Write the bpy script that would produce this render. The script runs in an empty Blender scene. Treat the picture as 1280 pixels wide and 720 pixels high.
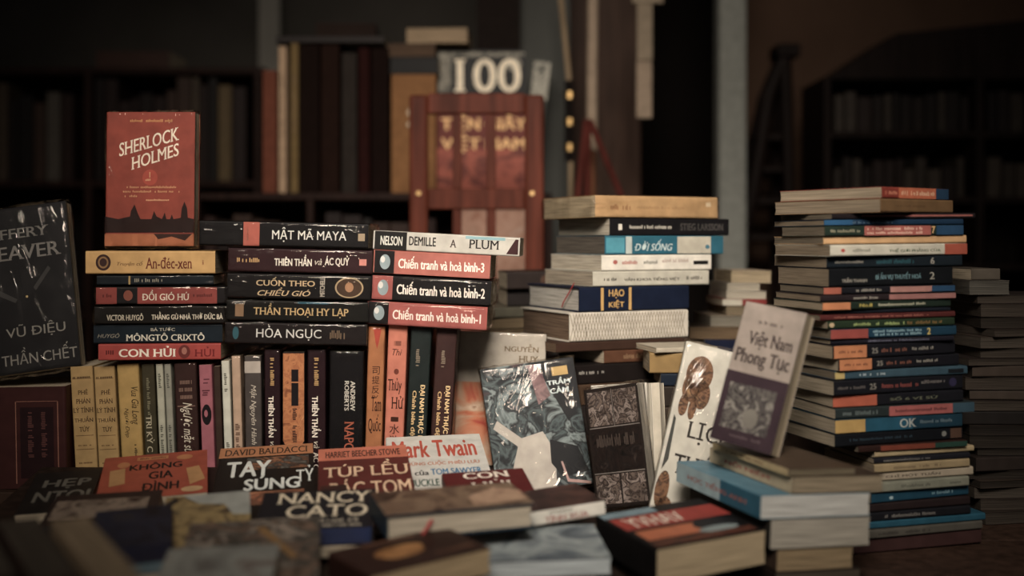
import bpy, bmesh, math, random
from mathutils import Vector, Matrix, noise
R = math.radians
# ------------------------------------------------------------------ camera, light, exposure
F, HZ, CAMZ = 1425.0, 300.0, 0.75            # focal length in px of 1280, horizon row, camera height
scene = bpy.context.scene
col = scene.collection
cd = bpy.data.cameras.new('camera'); cam = bpy.data.objects.new('camera', cd); col.objects.link(cam)
cam.location = (0, 0, CAMZ); cam.rotation_euler = (R(90), 0, 0)
cd.sensor_width = 36; cd.lens = F/1280*36; cd.shift_y = -(360-HZ)/1280
cd.clip_start = .05
cd.dof.use_dof = True; cd.dof.focus_distance = 1.86; cd.dof.aperture_fstop = 1.45
scene.camera = cam
vs = scene.view_settings
vs.view_transform = 'Standard'; vs.look = 'None'; vs.gamma = 1; vs.use_curve_mapping = False; vs.exposure = 0.0
w = bpy.data.worlds.new('world'); scene.world = w; w.use_nodes = True
w.node_tree.nodes['Background'].inputs[0].default_value = (1, .93, .86, 1)
w.node_tree.nodes['Background'].inputs[1].default_value = .12
def area(name, loc, target, size, power, colr, spread=180, sy=None):
    l = bpy.data.lights.new(name, 'AREA'); l.energy = power; l.color = colr; l.spread = R(spread)
    l.size = size
    if sy: l.shape = 'RECTANGLE'; l.size_y = sy
    o = bpy.data.objects.new(name, l); col.objects.link(o); o.location = loc
    o.rotation_euler = (Vector(target)-Vector(loc)).to_track_quat('-Z', 'Y').to_euler()
    return o
l = bpy.data.lights.new('added_key_spot', 'SPOT'); l.energy = 212; l.color = (1, .925, .84); l.shadow_soft_size = .32; l.spot_size = R(44); l.spot_blend = 1  # added unseen soft spot; brightens the middle and lets the edges fall off
o = bpy.data.objects.new('added_key_spot', l); col.objects.link(o); o.location = (.0, .0, 1.85)
o.rotation_euler = (Vector((.18, 1.96, .6))-o.location).to_track_quat('-Z', 'Y').to_euler()
area('doorway_daylight', (-.2, -.5, 2.4), (-.05, 2.9, .8), 1.3, 12.5, (1, .88, .76), 50)

# ------------------------------------------------------------------ helpers
def P(px, py, Y): return Vector(((px-640)/F*Y, Y, CAMZ-(py-HZ)/F*Y))
def ray(px, py): return Vector(((px-640)/F, 1, -(py-HZ)/F))
O0 = Vector((0, 0, CAMZ))
def hit(px, py, p0, n):
    d = ray(px, py); return O0 + d*((p0-O0).dot(n)/d.dot(n))
def lin(h):
    h = h.lstrip('#'); out = []
    for i in (0, 2, 4):
        c = int(h[i:i+2], 16)/255; out.append(c/12.92 if c <= .04045 else ((c+.055)/1.055)**2.4)
    y = .2126*out[0]+.7152*out[1]+.0722*out[2]
    return [y+(v-y)*.8 for v in out]+[1]
MATS = {}
def nd(nt, t, **kw):
    n = nt.nodes.new(t)
    for k, v in kw.items(): setattr(n, k, v)
    return n
def mat(c, fin='paper'):
    key = (c, fin)
    if key in MATS: return MATS[key]
    m = bpy.data.materials.new('surface'); m.use_nodes = True; nt = m.node_tree; L = nt.links.new
    b = nt.nodes['Principled BSDF']
    tc = nd(nt, 'ShaderNodeTexCoord')
    b.inputs['Roughness'].default_value = {'paper': .5, 'gloss': .3, 'wood': .45, 'matte': .85, 'wall': .9, 'ink': .5, 'metal': .35, 'pages': .9, 'cloth': .95}[fin]
    b.inputs['Specular IOR Level'].default_value = .13 if fin in ('paper', 'ink', 'gloss') else .06
    if fin == 'metal': b.inputs['Metallic'].default_value = 1
    ns = nd(nt, 'ShaderNodeTexNoise'); ns.inputs['Detail'].default_value = 5
    if isinstance(c, tuple):                     # printed picture: blotches of several inks
        sc, cols = c[1], c[2:]
        mp = nd(nt, 'ShaderNodeMapping'); mp.inputs['Location'].default_value = (sc*.13, sc*.071, .3); L(tc.outputs['Object'], mp.inputs[0])
        ns.inputs['Scale'].default_value = sc; ns.inputs['Distortion'].default_value = 1.2; L(mp.outputs[0], ns.inputs['Vector'])
        cr = nd(nt, 'ShaderNodeValToRGB'); L(ns.outputs[0], cr.inputs[0])
        e = cr.color_ramp.elements; n = len(cols)
        while len(e) < n: e.new(.5)
        for i, x in enumerate(cols):
            e[i].position = .3+.42*i/max(1, n-1); e[i].color = lin(x)
        L(cr.outputs[0], b.inputs['Base Color'])
    else:
        mp = nd(nt, 'ShaderNodeMapping'); L(tc.outputs['Object'], mp.inputs[0]); L(mp.outputs[0], ns.inputs['Vector'])
        mx = nd(nt, 'ShaderNodeMix', data_type='RGBA', blend_type='MULTIPLY'); mx.inputs[0].default_value = 1
        mx.inputs[6].default_value = lin(c); cr = nd(nt, 'ShaderNodeValToRGB'); e = cr.color_ramp.elements
        lo, hi, sc, s3 = {'pages': (.45, 1.1, 1, (14, 14, 900)), 'wood': (.55, 1.2, 1, (60, 60, 5)), 'wall': (.7, 1.15, 2.2, (1, 1, 1)),
                          'cloth': (.7, 1.1, 300, (1, 1, 1))}.get(fin, (.82, 1.08, 45, (1, 1, 1)))
        e[0].position, e[1].position = .3, .7
        e[0].color = (lo, lo, lo, 1); e[1].color = (hi, hi, hi, 1)
        ns.inputs['Scale'].default_value = sc; mp.inputs['Scale'].default_value = s3
        L(ns.outputs[0], cr.inputs[0]); L(cr.outputs[0], mx.inputs[7]); L(mx.outputs[2], b.inputs['Base Color'])
        if fin in ('pages', 'wood'):
            bp = nd(nt, 'ShaderNodeBump'); bp.inputs['Strength'].default_value = .35; bp.inputs['Distance'].default_value = .001
            L(ns.outputs[0], bp.inputs['Height']); L(bp.outputs[0], b.inputs['Normal'])
    MATS[key] = m
    return m
def film():
    if 'film' in MATS: return MATS['film']
    m = bpy.data.materials.new('clear_film'); m.use_nodes = True; nt = m.node_tree; L = nt.links.new
    nt.nodes.remove(nt.nodes['Principled BSDF'])
    tr = nd(nt, 'ShaderNodeBsdfTransparent'); tr.inputs[0].default_value = (.95, .95, .95, 1)
    gl = nd(nt, 'ShaderNodeBsdfGlossy'); gl.inputs['Roughness'].default_value = .09; gl.inputs[0].default_value = (.9, .83, .76, 1)
    tc = nd(nt, 'ShaderNodeTexCoord'); mp = nd(nt, 'ShaderNodeMapping'); mp.inputs['Scale'].default_value = (17, 6, 17); mp.inputs['Rotation'].default_value = (.3, .6, .7)
    L(tc.outputs['Object'], mp.inputs[0])
    ns = nd(nt, 'ShaderNodeTexNoise'); ns.inputs['Scale'].default_value = 1; ns.inputs['Detail'].default_value = 3; ns.inputs['Distortion'].default_value = 2.5
    L(mp.outputs[0], ns.inputs['Vector'])
    bp = nd(nt, 'ShaderNodeBump'); bp.inputs['Strength'].default_value = .9; bp.inputs['Distance'].default_value = .006
    L(ns.outputs[0], bp.inputs['Height']); L(bp.outputs[0], gl.inputs['Normal'])
    lw = nd(nt, 'ShaderNodeFresnel'); lw.inputs[0].default_value = 1.4; L(bp.outputs[0], lw.inputs['Normal'])
    n2 = nd(nt, 'ShaderNodeTexNoise'); n2.inputs['Scale'].default_value = 22; n2.inputs['Detail'].default_value = 1; L(tc.outputs['Object'], n2.inputs['Vector'])
    mr = nd(nt, 'ShaderNodeMapRange'); mr.inputs[1].default_value = .45; mr.inputs[2].default_value = .7; mr.inputs[3].default_value = .25; mr.inputs[4].default_value = 1.6; L(n2.outputs[0], mr.inputs[0])
    mm = nd(nt, 'ShaderNodeMath', operation='MULTIPLY'); mm.use_clamp = True; L(mr.outputs[0], mm.inputs[0]); L(lw.outputs[0], mm.inputs[1])
    mn = nd(nt, 'ShaderNodeMath', operation='MINIMUM'); L(mm.outputs[0], mn.inputs[0]); mn.inputs[1].default_value = .42
    mx = nd(nt, 'ShaderNodeMixShader'); L(mn.outputs[0], mx.inputs[0]); L(tr.outputs[0], mx.inputs[1]); L(gl.outputs[0], mx.inputs[2])
    L(mx.outputs[0], nt.nodes['Material Output'].inputs[0])
    MATS['film'] = m
    return m

class MB:
    """collects faces with materials, links as ONE mesh object"""
    def __init__(s): s.v = []; s.f = []; s.m = []; s.mats = []
    def mi(s, m):
        if m not in s.mats: s.mats.append(m)
        return s.mats.index(m)
    def face(s, pts, m):
        i = len(s.v); s.v += [tuple(p) for p in pts]; s.f.append(tuple(range(i, i+len(pts)))); s.m.append(s.mi(m))
    def mesh(s, vs_, fs, m):
        i = len(s.v); s.v += [tuple(p) for p in vs_]; k = s.mi(m)
        for f in fs: s.f.append(tuple(a+i for a in f)); s.m.append(k)
    def box(s, a, b, m, bev=0):
        (x0, y0, z0), (x1, y1, z1) = a, b
        if bev:
            bm = bmesh.new(); bmesh.ops.create_cube(bm, size=1)
            for v in bm.verts: v.co = Vector(((x0+x1)/2+v.co.x*(x1-x0), (y0+y1)/2+v.co.y*(y1-y0), (z0+z1)/2+v.co.z*(z1-z0)))
            bmesh.ops.bevel(bm, geom=bm.edges[:], offset=bev, segments=2, affect='EDGES', profile=.5)
            bm.verts.index_update(); s.mesh([v.co[:] for v in bm.verts], [[v.index for v in f.verts] for f in bm.faces], m); bm.free(); return
        v = [(x, y, z) for x in (x0, x1) for y in (y0, y1) for z in (z0, z1)]
        s.mesh(v, [(0, 1, 3, 2), (4, 6, 7, 5), (0, 4, 5, 1), (2, 3, 7, 6), (0, 2, 6, 4), (1, 5, 7, 3)], m)
    def tube(s, pts, r, m, n=8):
        pts = [Vector(p) for p in pts]; rings = []
        rr = r if isinstance(r, (list, tuple)) else [r]*len(pts)
        for i, p in enumerate(pts):
            d = (pts[min(i+1, len(pts)-1)]-pts[max(i-1, 0)]).normalized()
            a = d.orthogonal().normalized() if abs(d.z) < .9 else Vector((1, 0, 0)); a = (a-d*a.dot(d)).normalized(); b = d.cross(a)
            rings.append([p+(a*math.cos(2*math.pi*j/n)+b*math.sin(2*math.pi*j/n))*rr[i] for j in range(n)])
        v = [q for ring in rings for q in ring]; f = []
        for i in range(len(pts)-1):
            for j in range(n): f.append((i*n+j, i*n+(j+1) % n, (i+1)*n+(j+1) % n, (i+1)*n+j))
        f.append(tuple(range(n))[::-1]); f.append(tuple(range((len(pts)-1)*n, len(pts)*n)))
        s.mesh(v, f, m)
    def build(s, name, parent=None, smooth=False):
        me = bpy.data.meshes.new(name); me.from_pydata(s.v, [], s.f)
        for m in s.mats: me.materials.append(m)
        me.polygons.foreach_set('material_index', s.m)
        if smooth: me.polygons.foreach_set('use_smooth', [True]*len(s.f))
        me.update(); o = bpy.data.objects.new(name, me); col.objects.link(o)
        if parent: o.parent = parent
        return o
def tag(o, label, cat, group=None):
    o['label'] = label; o['category'] = cat
    if group: o['group'] = group
    return o
def empty(name, M):
    o = bpy.data.objects.new(name, None); col.objects.link(o); o.empty_display_size = .02; o.matrix_world = M; return o
def struct(mb, name):
    o = mb.build(name); o['kind'] = 'structure'; return o

# lettering -> triangles, from the built-in font
TXT = {}; STEM = (0, .682)
tcur = bpy.data.curves.new('lettering', 'FONT'); tob = bpy.data.objects.new('lettering', tcur); col.objects.link(tob)
def glyphs(s, style):
    key = (s, style)
    if key in TXT: return TXT[key]
    tcur.body = s.replace('Đ', 'D'); tcur.shear = .3 if 'i' in style else 0
    tcur.resolution_u = 3; tcur.align_x = 'LEFT'; tcur.space_line = .85
    bpy.context.view_layer.update()
    me = bpy.data.meshes.new_from_object(tob)
    v = [(a.co.x, a.co.y) for a in me.vertices]; f = [tuple(p.vertices) for p in me.polygons]
    def right(t):
        tcur.body = t; bpy.context.view_layer.update(); return tob.bound_box[6][0]
    bars = []
    for i, ch in enumerate(s):
        if ch == 'Đ': bars.append(right(s[:i].replace('Đ', 'D')+'D')-right('D'))
    if 's' in style:                              # slab serifs on the stem ends
        cnt = {}
        for p in f:
            for i in range(len(p)):
                e = tuple(sorted((p[i], p[(i+1) % len(p)]))); cnt.setdefault(e, []).append(p)
        for (a, b), ps in cnt.items():
            if len(ps) != 1: continue
            (xa, ya), (xb, yb) = v[a], v[b]
            if abs(ya-yb) > .002 or not .035 < abs(xa-xb) < .2: continue
            if not any(abs(ya-q) < .004 for q in STEM): continue
            x0, x1 = min(xa, xb)-.045, max(xa, xb)+.045
            cy = sum(v[i][1] for i in ps[0])/len(ps[0]); h = .05 if cy > ya else -.05
            n = len(v); v += [(x0, ya), (x1, ya), (x1, ya+h), (x0, ya+h)]; f.append((n, n+1, n+2, n+3))
    for x in bars:                                # the stroke across the letter
        n = len(v); v += [(x+.02, .305), (x+.3, .305), (x+.3, .38), (x+.02, .38)]; f.append((n, n+1, n+2, n+3))
    n = len(v); v0, f0 = list(v), list(f)         # heavier weights: stems thickened sideways
    sh = ((-.03, 0), (.03, 0), (0, -.014), (0, .014)) if style == 'b' or 'bi' in style else ((-.026, 0), (.026, 0)) if 'b' in style else ((-.014, 0), (.014, 0)) if 's' in style else ((-.005, 0), (.005, 0))
    for k_, (dx, dy) in enumerate(sh):
        v += [(a+dx, b+dy) for a, b in v0]; f += [tuple(i+n*(k_+1) for i in p) for p in f0]
    bpy.data.meshes.remove(me)
    xs = [a[0] for a in v] or [0, 1]; ys = [a[1] for a in v] or [0, 1]
    x0, x1, y0, y1 = min(xs), max(xs), min(ys), max(ys)
    TXT[key] = ([((a-x0)/(x1-x0+1e-9), (b-y0)/(y1-y0+1e-9), i//n) for i, (a, b) in enumerate(v)], f)
    return TXT[key]
EPS = .00007
def deco(mb, items, W, L, T, fin='ink'):
    lay = {}
    for it in items:
        k, face = it[0], it[1]
        if k+str(it[-1]) != lay.get('last'): lay[face] = lay.get(face, 0)+1
        lay['last'] = k+str(it[-1]); e = EPS*lay[face]+.00005
        rot = face.endswith('R')
        def mp(a, b, k_=0):                       # k_: ink layers of heavier lettering
            if face[0] == 'S': return (-e-k_*.00001, L*(1-a), T*b)
            if face[0] == 'B': return (W*(1-a), L*b, -e)
            return (W*a, L*b, T+e+k_*.00001)
        if k == 'r':
            _, _, x0, y0, x1, y1, c = it; mb.face([mp(x0, y0), mp(x1, y0), mp(x1, y1), mp(x0, y1)], mat(c, fin))
        elif k == 'e':
            _, _, cx, cy, rx, ry, c = it
            mb.face([mp(cx+rx*math.cos(i*.3142), cy+ry*math.sin(i*.3142)) for i in range(20)], mat(c, fin))
        elif k == 'o':                            # ring
            _, _, cx, cy, rx, ry, wd, c = it
            for i in range(24):
                a, b = i*.2618, (i+1)*.2618
                mb.face([mp(cx+rx*math.cos(a), cy+ry*math.sin(a)), mp(cx+rx*math.cos(b), cy+ry*math.sin(b)),
                         mp(cx+rx*(1-wd)*math.cos(b), cy+ry*(1-wd)*math.sin(b)), mp(cx+rx*(1-wd)*math.cos(a), cy+ry*(1-wd)*math.sin(a))], mat(c, fin))
        elif k == 'p':
            mb.face([mp(x, y) for x, y in it[2]], mat(it[3], fin))
        elif k == 't':
            _, _, s, x0, y0, x1, y1, c = it[:8]; st = it[8] if len(it) > 8 else ''
            sk = it[9] if len(it) > 9 else 0      # rise of the line of text along its length
            v, f = glyphs(s, st)
            if rot: vs_ = [mp(x0+(x1-x0)*(1-b), y0+(y1-y0)*a, k_) for a, b, k_ in v]
            else: vs_ = [mp(x0+(x1-x0)*a, y0+(y1-y0)*b+sk*a, k_) for a, b, k_ in v]
            mb.mesh(vs_, f, mat(c, fin))
        elif k == 'l':                            # a line too small to read
            _, _, x0, y0, x1, y1, c = it; rd = random.Random(int(x0*999+y0*77+x1*31)); n = max(4, int((x1-x0)*L/.0028)) if face[0] == 'S' and not rot else max(6, int((x1-x0)*W/.0026))
            if rot: n = 12
            for i in range(n):
                if rd.random() < .16: continue
                a = x0+(x1-x0)*i/n; b = a+(x1-x0)/n*.62; lo, hi = y0+(y1-y0)*rd.choice((0, 0, .1)), y1-(y1-y0)*rd.choice((0, .25, .3))
                if rot:
                    a = y0+(y1-y0)*i/n; b = a+(y1-y0)/n*.62; lo, hi = x0, x1
                    mb.face([mp(lo, a), mp(hi, a), mp(hi, b), mp(lo, b)], mat(c, fin))
                else: mb.face([mp(a, lo), mp(b, lo), mp(b, hi), mp(a, hi)], mat(c, fin))

def make_book(M, W, L, T, c, label, group=None, d=(), hard=False, pages='#b9a88c', wrap=False, fin='paper', name=None, spine=None, parts=True, ribbon=None):
    """local axes: x spine->fore edge, y tail->head, z back->front cover"""
    root = empty(name or ('hardcover_book' if hard else 'paperback_book'), M); tag(root, label, 'book', group)
    c_, ov = (.0024, .003) if hard else (.0006, .0004)
    c_ = min(c_, T*.2)
    mb = MB(); m = mat(c, fin); r = min(.0025 if not hard else .004, T*.3)
    out = [(W, 0)]; inn = [(W, c_)]
    n = 3
    for i in range(n+1):
        a = R(90)*i/n; out.append((r-r*math.sin(a), r-r*math.cos(a)))
        ri = max(r-c_, .0002); inn.append((c_+ri-ri*math.sin(a), c_+ri-ri*math.cos(a)))
    for i in range(n+1):
        a = R(90)*(1-i/n); out.append((r-r*math.sin(a), T-r+r*math.cos(a)))
        ri = max(r-c_, .0002); inn.append((c_+ri-ri*math.sin(a), T-c_-ri+ri*math.cos(a)))
    out.append((W, T)); inn.append((W, T-c_)); q = len(out)
    vs_ = [(x, y, z) for y in (0, L) for lst in (out, inn) for x, z in lst]
    def I(yy, kk, i): return yy*2*q+kk*q+i
    fs = []
    for i in range(q-1):
        fs += [(I(0, 0, i), I(1, 0, i), I(1, 0, i+1), I(0, 0, i+1)), (I(0, 1, i), I(0, 1, i+1), I(1, 1, i+1), I(1, 1, i)),
               (I(0, 0, i), I(0, 0, i+1), I(0, 1, i+1), I(0, 1, i)), (I(1, 0, i), I(1, 1, i), I(1, 1, i+1), I(1, 0, i+1))]
    for i in (0, q-1): fs.append((I(0, 0, i), I(0, 1, i), I(1, 1, i), I(1, 0, i)))
    mb.mesh(vs_, fs, m)
    if spine: d = [('r', 'S', 0, 0.02, 1, .98, spine)]+list(d)
    deco(mb, d, W, L, T)
    mb.build('cover', root)
    pb = MB(); rd = random.Random(int(W*1e5+L*1e6+T*1e5))
    # page block with a slightly hollow fore edge
    xs0, xs1, z0, z1 = c_+.0006, W-ov-.0004, c_+.0001, T-c_-.0001
    zs = [z0+(z1-z0)*i/6 for i in range(7)]
    pr = [(xs1-(.0012+.0015*rd.random())*(1-((2*i/6)-1)**2)*(1 if hard else .5)+(rd.random()-.5)*.0004, zs[i]) for i in range(7)]
    prof = [(xs0, z0)]+pr+[(xs0, z1)]; k = len(prof)
    v2 = [(x, y, z) for y in (ov, L-ov) for x, z in prof]
    f2 = [tuple(range(k))[::-1], tuple(range(k, 2*k))]+[(i, (i+1) % k, k+(i+1) % k, k+i) for i in range(k)]
    pb.mesh(v2, f2, mat(pages, 'pages')); pb.build('page_block', root)
    if ribbon:
        rb = MB(); pts = [(a, L+b-1 if b > .9 else b, c_z) for a, b, c_z in ribbon]
        for a, b in zip(pts, pts[1:]):
            rb.face([(a[0]-.0022, a[1], a[2]), (b[0]-.0022, b[1], b[2]), (b[0]+.0022, b[1], b[2]), (a[0]+.0022, a[1], a[2])], mat('#a03230', 'paper'))
            rb.face([(a[0]-.0022, a[1]+.0005, a[2]), (b[0]-.0022, b[1]+.0005, b[2]), (b[0]+.0022, b[1]+.0005, b[2]), (a[0]+.0022, a[1]+.0005, a[2])], mat('#a03230', 'paper'))
        o = rb.build('ribbon_marker', root); o['label'] = 'red ribbon bookmark'
    if wrap:
        amp = .0016 if wrap is True else wrap
        bm = bmesh.new(); bmesh.ops.create_cube(bm, size=1)
        g = .0007
        for v in bm.verts: v.co = Vector((W/2+v.co.x*(W+2*g+.001), L/2+v.co.y*(L+2*g+.003), T/2+v.co.z*(T+2*g)))
        for ax, nn in ((0, 18), (1, 26), (2, 5)):
            es = [e for e in bm.edges if abs((e.verts[0].co-e.verts[1].co)[ax]) > 1e-5 and abs((e.verts[0].co-e.verts[1].co).normalized()[ax]) > .99]
            bmesh.ops.subdivide_edges(bm, edges=es, cuts=nn, use_grid_fill=True)
        bm.normal_update()
        sd = Vector((rd.random()*50, rd.random()*50, 0))
        for v in bm.verts:
            nz = noise.noise(Vector((v.co.x*38, v.co.y*16, v.co.z*60))+sd)
            nz = 1-abs(nz)*2.4                    # sharp ridges, as film creases
            endf = 1+2.2*max(0, 1-min(v.co.y+.002, L+.002-v.co.y)/.012)
            v.co += v.normal*amp*max(0, nz)*(endf*.6 if abs(v.normal.z) < .5 else .45)
        bm.verts.index_update(); wb = MB(); wb.mesh([v.co[:] for v in bm.verts], [[v.index for v in f.verts] for f in bm.faces], film()); bm.free()
        o = wb.build('plastic_wrap', root, smooth=True); o['label'] = 'clear crinkled plastic wrapping'
    return root
def basis(ex, ey, ez, o): 
    M = Matrix.Identity(4)
    for i in range(3): M[i][0] = ex[i]; M[i][1] = ey[i]; M[i][2] = ez[i]; M[i][3] = o[i]
    return M
ORD = 'topmost second third fourth fifth sixth seventh eighth ninth tenth eleventh twelfth thirteenth fourteenth fifteenth sixteenth seventeenth eighteenth nineteenth twentieth'.split()
ORD += ['twenty-'+a for a in 'first second third fourth fifth sixth seventh eighth ninth'.split()]+['thirtieth']+['thirty-'+a for a in 'first second third fourth fifth sixth seventh eighth ninth'.split()]
def oth(i): return 'topmost in' if i == 0 else ORD[i]+' down in'
def stack(items, xref, ybase, Y, yaw=0, roll=0, group=None, where=None, zbase=None):
    """items bottom to top: dict(x=(x1,x2), t=px, c, l, ...) lying flat, spine towards the viewer"""
    Rm = Matrix.Rotation(R(yaw), 3, 'Z') @ Matrix.Rotation(R(roll), 3, 'Y')
    ex, ey, ez = Rm @ Vector((1, 0, 0)), Rm @ Vector((0, 1, 0)), Rm @ Vector((0, 0, 1))
    o = P(xref, ybase, Y)
    if zbase is not None: o.z = zbase
    h = 0; n = len(items)
    for i, it in enumerate(items):
        T = it['t']*Y/F; Tb = T-(.0028 if it.get('wrap') else .0008); dj = it.get('dj', 0)
        b = o+ez*h+ey*dj
        def sol(px):
            q = (px-640)/F; return (q*b.y-b.x)/(ex.x-q*ex.y)
        a1, a2 = sol(it['x'][0]), sol(it['x'][1])
        dy = R(it.get('dyaw', 0)); ex2 = Matrix.Rotation(dy, 3, ez) @ ex; ey2 = Matrix.Rotation(dy, 3, ez) @ ey
        mid = b+ex*((a1+a2)/2); L = (a2-a1)
        if it.get('flip'):                        # fore edge towards the viewer
            W = it.get('W', .14); M = basis(-ey2, ex2, ez, mid-ex2*(L/2)+ey2*W)
        elif it.get('tail'):                      # tail edge towards the viewer, spine on the left
            W = L; LL = it.get('W', .2); M = basis(ex2, ey2, ez, mid-ex2*(L/2))
        else: M = basis(ey2, -ex2, ez, mid+ex2*(L/2))
        lab = it['l'] if where is None else f"{it['l']}, {oth(n-1-i)} {where}"
        kw = {k: it[k] for k in ('hard', 'pages', 'wrap', 'fin', 'd', 'spine', 'name', 'ribbon') if k in it}
        if it.get('tail'): make_book(M, W, LL, Tb, it['c'], lab, group, **kw)
        else: make_book(M, it.get('W', .14), L, Tb, it['c'], lab, group, **kw)
        h += T
    return o+ez*h
RISER = .345; TABLE = .29
def stand(x1, x2, yt, Y, lean, c, label, group, W=.14, z0=RISER, yaw=0, **kw):
    T = (x2-x1)*Y/F-(.0028 if kw.get('wrap') else .0008); a = R(lean); Rz = Matrix.Rotation(R(yaw), 3, 'Z')
    up = Vector((math.sin(a), 0, math.cos(a))); rt = Rz @ Vector((math.cos(a), 0, -math.sin(a))); up = Rz @ up
    top = P((x1+x2)/2, yt, Y)
    L = (top.z-z0)/math.cos(a); lift = abs(math.sin(a))*T/2
    o = top-up*L-rt*(T/2)+Vector((0, 0, 0)); L -= lift; o += up*lift
    return make_book(basis(Rz @ Vector((0, 1, 0)), up, rt, o), W, L, T, c, label, group, **kw)
def cover(TL, TR, BL, p0, n, T, c, label, group=None, **kw):
    """a book whose front cover lies in the plane (p0, n); corners given as directions from the camera"""
    a, b, e = hit(*TL, p0, n), hit(*TR, p0, n), hit(*BL, p0, n)
    ex = (b-a).normalized(); W = (b-a).length; ey = n.cross(ex).normalized(); L = (a-e).dot(ey)
    return make_book(basis(ex, ey, n, a-ey*L-n*T), W, L, T, c, label, group, **kw)
def facing(yaw, lean): return Matrix.Rotation(R(yaw), 3, 'Z') @ Vector((0, -math.cos(R(lean)), math.sin(R(lean))))

# ------------------------------------------------------------------ the setting
def bxs(name, a, b, c, fin='wall'):
    m = MB(); m.box(a, b, mat(c, fin)); return struct(m, name)
bxs('floor', (-3.2, -2, -.05), (3.2, 4.9, 0), '#4a4038')
bxs('ceiling', (-3.2, .6, 2.9), (3.2, 4.9, 3.0), '#3a3530')
bxs('wall_back', (-3.2, 4.8, 0), (3.2, 4.9, 2.9), '#4a4640')
bxs('wall_left', (-3.2, -1, 0), (-3.1, 4.8, 2.9), '#2c2825')
bxs('wall_right', (3.1, -1, 0), (3.2, 4.8, 2.9), '#2c2825')
q = P(330, 0, 4.7); bxs('wall_highlight_strip', (P(326, 0, 4.7).x, 4.66, 0), (P(352, 0, 4.7).x, 4.8, 2.9), '#8a867c')  # highlight patch on the wall, put in as a pale coloured strip
bxs('wall_middle', (P(597, 0, 3.5).x, 3.5, 0), (P(712, 0, 3.5).x, 3.6, 2.9), '#4a4b47')
bxs('door_1', (P(712, 0, 3.9).x, 3.9, 0), (P(800, 0, 3.9).x, 3.95, 2.9), '#4a3428', 'wood')
bxs('trim_2', (P(597, 0, 3.45).x, 3.42, 0), (P(650, 0, 3.45).x, 3.5, 2.9), '#1e1714', 'matte')
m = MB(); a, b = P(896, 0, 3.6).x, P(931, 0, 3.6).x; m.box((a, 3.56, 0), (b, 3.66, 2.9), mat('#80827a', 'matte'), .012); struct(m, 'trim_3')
bxs('wall_alcove', (P(931, 0, 4.2).x, 4.2, 0), (3.1, 4.3, 2.9), '#5c4434')
bxs('door_2', (P(800, 0, 4.6).x, 4.6, 0), (P(945, 0, 4.6).x, 4.66, 2.9), '#15110f')

# ------------------------------------------------------------------ table, risers, display board
t = tag(empty('display_table', Matrix.Translation((0, 1.6, 0))), 'wide dark plank table carrying every pile of books', 'table')
m = MB()
for i in range(9):
    y0 = -.95+i*.22; m.box((-1.3, y0, TABLE-.035), (1.3, y0+.216, TABLE), mat('#3c2a20', 'wood'), .003)
m.build('tabletop', t)
for sx in (-1, 1):
    for sy in (-1, 1):
        m = MB(); m.box((sx*1.2-.035, (sy*.85)-.035, 0), (sx*1.2+.035, (sy*.85)+.035, TABLE-.035), mat('#33241b', 'wood'), .004); m.build('leg', t)
r_ = tag(empty('plank_riser', Matrix.Translation((0, 2.1, TABLE))), 'low plank step under the upright row of books', 'riser')
m = MB(); m.box((-1.1, -.27, .035), (-.062, .5, .055), mat('#3a2a21', 'wood'), .002); m.box((-.06, -.125, .035), (.395, .5, .055), mat('#3a2a21', 'wood'), .002); m.box((.395, .0, .035), (1.2, .5, .055), mat('#3a2a21', 'wood'), .002); m.build('plank', r_)
for x0 in (-1.05, -.4, .3, 1.1):
    m = MB(); m.box((x0, .02, 0), (x0+.04, .48, .035), mat('#33241b', 'wood')); m.build('support_block', r_)
TILT = math.atan(.084/.5); BN = Vector((0, -math.sin(TILT), math.cos(TILT)))
B0 = Vector((0, 1.30, .302))
bd = tag(empty('display_board', basis(Vector((1, 0, 0)), BN.cross(Vector((1, 0, 0))), BN, B0)), 'dark sloping board under the front books laid flat', 'board')
m = MB(); m.box((-.75, .0, -.0115), (-.03, .525, -.0005), mat('#2a1f19', 'wood'), .002); m.box((-.03, .0, -.0115), (.27, .325, -.0005), mat('#2a1f19', 'wood'), .002); m.build('panel', bd)
for x0 in (-.7, -.1):
    m = MB(); z = -.012-.52*math.sin(TILT)
    m.mesh([(x0, .40, -.012), (x0+.03, .40, -.012), (x0+.03, .5, -.012), (x0, .5, -.012), (x0, .40+.012, -.064), (x0+.03, .412, -.064), (x0+.03, .512, -.079), (x0, .512, -.079)],
           [(0, 1, 2, 3), (4, 5, 6, 7), (0, 1, 5, 4), (2, 3, 7, 6), (0, 3, 7, 4), (1, 2, 6, 5)], mat('#2a1f19', 'wood')); m.build('batten', bd)
def bp(h): return B0+BN*h

# ------------------------------------------------------------------ upright row of books, spines out
G = 'books standing upright in the front row'
CR = '#b08a50'; K = '#181516'
def pp(nm): return [('r', 'S', .1, .06, .103, .94, '#5a3a22'), ('l', 'SR', .085, .1, .1, .9, '#3a2418'),
    ('t', 'SR', 'PHÊ', .19, .3, .235, .75, '#3a2016', 's'), ('t', 'SR', 'PHÁN', .26, .2, .31, .84, '#3a2016', 's'), ('t', 'SR', nm, .335, .06, .385, .95, '#3a2016', 's'),
    ('t', 'SR', 'THUẦN', .415, .08, .465, .93, '#3a2016', 's'), ('t', 'SR', 'TÚY', .495, .28, .545, .75, '#3a2016', 's'), ('r', 'S', .575, .1, .579, .9, '#5a3a22'),
    ('l', 'SR', .655, .2, .665, .8, '#5a3a22'), ('r', 'S', .69, .1, .694, .9, '#5a3a22'), ('l', 'SR', .8, .2, .812, .8, '#5a3a22')]
Y0 = 1.872
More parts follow.
